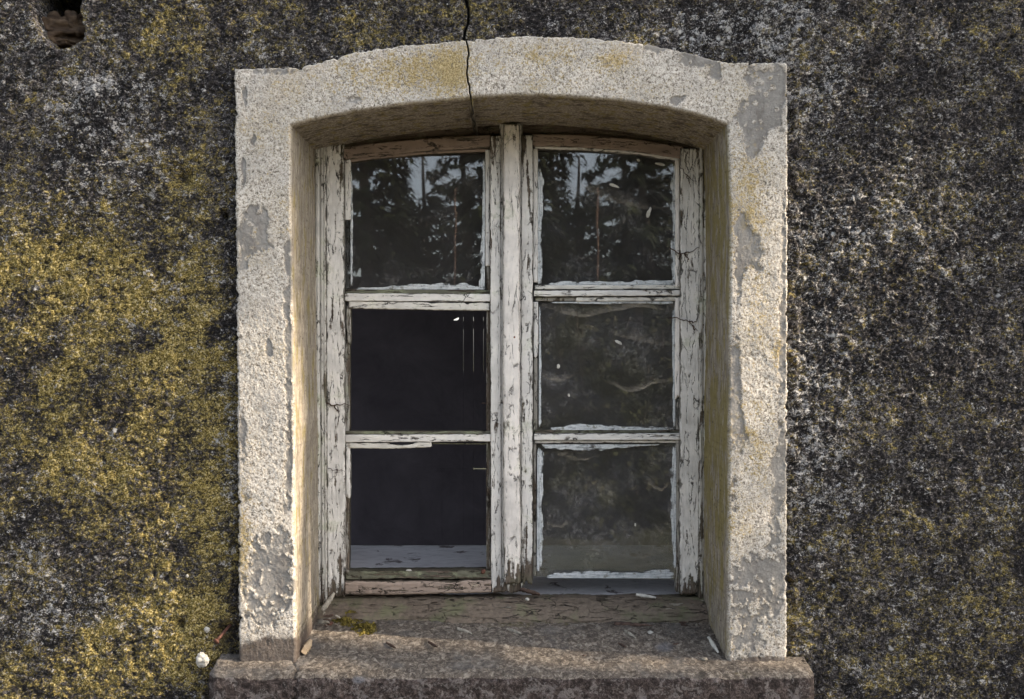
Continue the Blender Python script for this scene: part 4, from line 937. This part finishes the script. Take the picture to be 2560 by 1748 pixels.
tag(bm_obj('rusty_nail', bmn, RUST), 'rusty bent nail sticking from the wall beside the foot of the surround', 'nail')
# moss clump: many small lobes on a mound
MOSS = mat_simple('yellow_lichen_moss', [(.3, (.035, .028, .008)), (.5, (.13, .10, .020)), (.72, (.30, .235, .06))], 160, 4, .95, .001)
mv, mf = [], []; g = random.Random(5)
for _ in range(2600):
    k = g.random(); cx, cy, rx, ry = (868, 1553, 36, 20) if k < .5 else (912, 1578, 38, 18)
    a_ = g.random() * 6.283; q = math.sqrt(g.random()); px, py = cx + rx * q * math.cos(a_) * (1 + .25 * math.sin(a_ * 5)), cy + ry * q * math.sin(a_) * (1 + .2 * math.sin(a_ * 4))
    x, y, z = W(px, py, sill_z(px, py)); z += .012 * (1 - q * q) * g.random() + .002
    s = g.uniform(.002, .0045); i = len(mv)
    o1 = Vector((g.uniform(-1, 1), g.uniform(-1, 1), g.uniform(-.4, 1))).normalized(); o2 = o1.cross(Vector((g.uniform(-1, 1), g.uniform(-1, 1), g.uniform(-1, 1)))).normalized()
    c = Vector((x, y, z)); mv += [tuple(c - o1 * s - o2 * s * .5), tuple(c + o1 * s - o2 * s * .7), tuple(c + o1 * s * .7 + o2 * s), tuple(c - o1 * s * .6 + o2 * s)]; mf.append([i, i + 1, i + 2, i + 3])
tag(mesh_obj('moss_clump', mv, mf, MOSS, smooth=False), 'yellow green lichen moss clump on the left of the stone sill', 'moss')

def tendril(paths, d, r, label):
    vs, fs = [], []
    for pts in paths:
        p = resample(pts, 26); i0 = len(vs)
        for k in range(26):
            rr = r * (1 - .6 * k / 25); c = W(p[k, 0] + 1.6 * math.sin(k * .9 + pts[0][0]), p[k, 1] + 1.8 * math.sin(k * .7 + pts[0][1]), d - .001 - .0015 * abs(math.sin(k * .5)))
            for q in range(5): vs.append((c[0] + rr * math.cos(q * 1.257), c[1] + rr * .7 * math.sin(q * 2.1), c[2] + rr * math.sin(q * 1.257)))
        for k in range(25):
            for q in range(5): fs.append([i0 + k * 5 + q, i0 + k * 5 + (q + 1) % 5, i0 + k * 5 + 5 + (q + 1) % 5, i0 + k * 5 + 5 + q])
    return tag(mesh_obj('dead_tendril', vs, fs, BROWNW), label, 'ivy tendril')
tendril([[(1673, 617), (1691, 632), (1710, 634), (1729, 628), (1748, 619)], [(1712, 634), (1716, 642), (1722, 650)], [(1700, 632), (1702, 640), (1697, 648)]], .2665, .0022, 'dry black ivy tendril crossing the right stile beside the top right pane')
tendril([[(1676, 793), (1700, 797), (1718, 802), (1731, 812), (1742, 828)], [(1722, 804), (1736, 806), (1742, 800)], [(1731, 812), (1737, 826), (1733, 838)]], .2665, .0018, 'dry black ivy tendril on the right stile beside the middle right pane')
tendril([[(1700, 415), (1712, 432), (1723, 444), (1739, 456)], [(1715, 437), (1722, 450), (1726, 466)]], .2665, .0013, 'thin dry tendril at the top of the right stile')
tendril([[(815, 1009), (836, 1014), (859, 1010), (876, 1012)], [(836, 1014), (840, 1024), (848, 1030)]], .2665, .0020, 'dry dark tendril across the left stile beside the middle empty pane')
tendril([[(822, 1172), (834, 1176), (846, 1174), (862, 1178)], [(846, 1174), (838, 1190), (824, 1200)]], .2665, .0009, 'thin grey tendril on the left stile beside the lower empty pane')
tendril([[(1205, 1007), (1216, 1008), (1228, 1005)]], .278, .0012, 'short rusty wire end at the right edge of the middle empty pane')
gcr = random.Random(77)
for k in range(26):
    px, py = gcr.uniform(800, 1790), gcr.choice([gcr.uniform(1572, 1600), gcr.uniform(1572, 1650)])
    r_ = gcr.uniform(.0022, .0055); o = pebble(px, py, (r_ * gcr.uniform(1, 1.7), r_, r_ * .7), [STONEM, PALEF, BROWNW, STONEM][k % 4], 'small crumb of stone or paint scattered on the stone sill', 200 + k, None, 'crumb', 'crumb')
    o['group'] = 'crumbs scattered on the sill'

# cobwebs: sagging dusty sheets just inside the glass
def web(pts, hgt, label, seed, dens=.8, d=.276):
    n = 60; p = resample(pts, n); u_ = np.linspace(0, 1, n); m_ = 10
    # smooth sag
    ker = np.ones(9) / 9; py_ = np.convolve(np.pad(p[:, 1], 4, 'edge'), ker, 'valid'); vs, at = [], []
    for j in range(m_):
        t = j / (m_ - 1)
        for i in range(n):
            hh = hgt * (.4 + .6 * math.sin(math.pi * u_[i])) * (1 + .3 * math.sin(u_[i] * 9 + seed))
            x, y, z = W(p[i, 0], py_[i] - hh * t + 1.5 * math.sin(u_[i] * 21 + seed), d - .004 * t)
            vs.append((x, y, z)); at.append(1.45 * dens * (1 - t)**1.4 * min(1, 4 * u_[i] + .1, 4 * (1 - u_[i]) + .1) * min(1, .35 + t * 9))
    return tag(mesh_obj('cobweb', vs, grid_faces(m_, n), WEB, None, {'dense': at}), label, 'cobweb', 'dusty cobwebs in the right casement')
web([(1353, 762), (1410, 788), (1470, 794), (1540, 776), (1600, 768), (1676, 778)], 26, 'long dusty cobweb slung along the top of the middle right pane', 1, .55)
web([(1515, 955), (1550, 972), (1585, 984), (1630, 962), (1680, 950)], 22, 'thick V-shaped cobweb low in the middle right pane', 2, .75)
web([(1353, 938), (1385, 955), (1410, 952), (1440, 936)], 16, 'short dusty cobweb at the left edge of the middle right pane', 3, .65)
web([(1426, 436), (1460, 470), (1509, 500), (1580, 518), (1672, 528)], 34, 'faint wide cobweb slanting across the top right pane', 4, .26)
web([(1378, 1132), (1443, 1154), (1500, 1142)], 14, 'small cobweb under the top edge of the bottom right pane', 5, .55)
web([(1612, 1206), (1652, 1230), (1672, 1214)], 16, 'small triangular cobweb at the right edge of the bottom right pane', 6, .6)
web([(1362, 1312), (1400, 1320), (1428, 1308)], 14, 'small cobweb at the left edge of the bottom right pane', 7, .5)
web([(1636, 1314), (1652, 1334), (1674, 1336)], 16, 'small cobweb low at the right edge of the bottom right pane', 8, .5)
web([(1547, 1390), (1603, 1398), (1660, 1382)], 16, 'faint cobweb near the foot of the bottom right pane', 9, .4)
web([(1520, 830), (1580, 852), (1640, 862), (1678, 866)], 26, 'thin cobweb spread across the upper right of the middle right pane', 10, .35)
# flakes of old paint stuck to the glass
def flake(px, py, w_, h_, rot, label, seed, d=.2785):
    g = random.Random(seed); n = 14; vs = []
    for th in (0, -.0012):
        for i in range(n):
            a_ = i / n * 6.283; rr = g.uniform(.75, 1.15) if th == 0 else 1
            if th: x, y = vs[i][3] * .93, vs[i][4] * .93
            else: x, y = math.cos(a_) * w_ * rr, math.sin(a_) * h_ * rr
            q = (px + x * math.cos(rot) - y * math.sin(rot), py + x * math.sin(rot) + y * math.cos(rot))
            p = W(q[0], q[1], d + th); vs.append((*p, x, y))
    fs = [list(range(n)), list(range(n, 2 * n))[::-1]] + [[i, n + i, n + (i + 1) % n, (i + 1) % n] for i in range(n)]
    return tag(mesh_obj('paint_flake', [v[:3] for v in vs], fs, PALEF, smooth=False), label, 'paint flake')
flake(1622, 532, 5, 15, .35, 'long white flake stuck on the right of the top right pane', 1)
flake(1535, 464, 13, 4, .35, 'slim pale flake on the cobweb of the top right pane', 2)
flake(1596, 401, 5, 3, .5, 'tiny pale flake under the top rail of the right casement', 3)
flake(1652, 411, 14, 4, .2, 'ragged pale flake in the upper right corner of the top right pane', 4)
flake(1396, 916, 4.5, 5.5, .3, 'white triangular chip on the left of the middle right pane', 5)
flake(1546, 856, 10, 4, .5, 'bright silvery chip in the middle of the middle right pane', 6)
flake(1422, 988, 3, 5, -.4, 'cream chip low on the left of the middle right pane', 7)
flake(1588, 1312, 2, 5, 0, 'tiny white speck in the bottom right pane', 8)
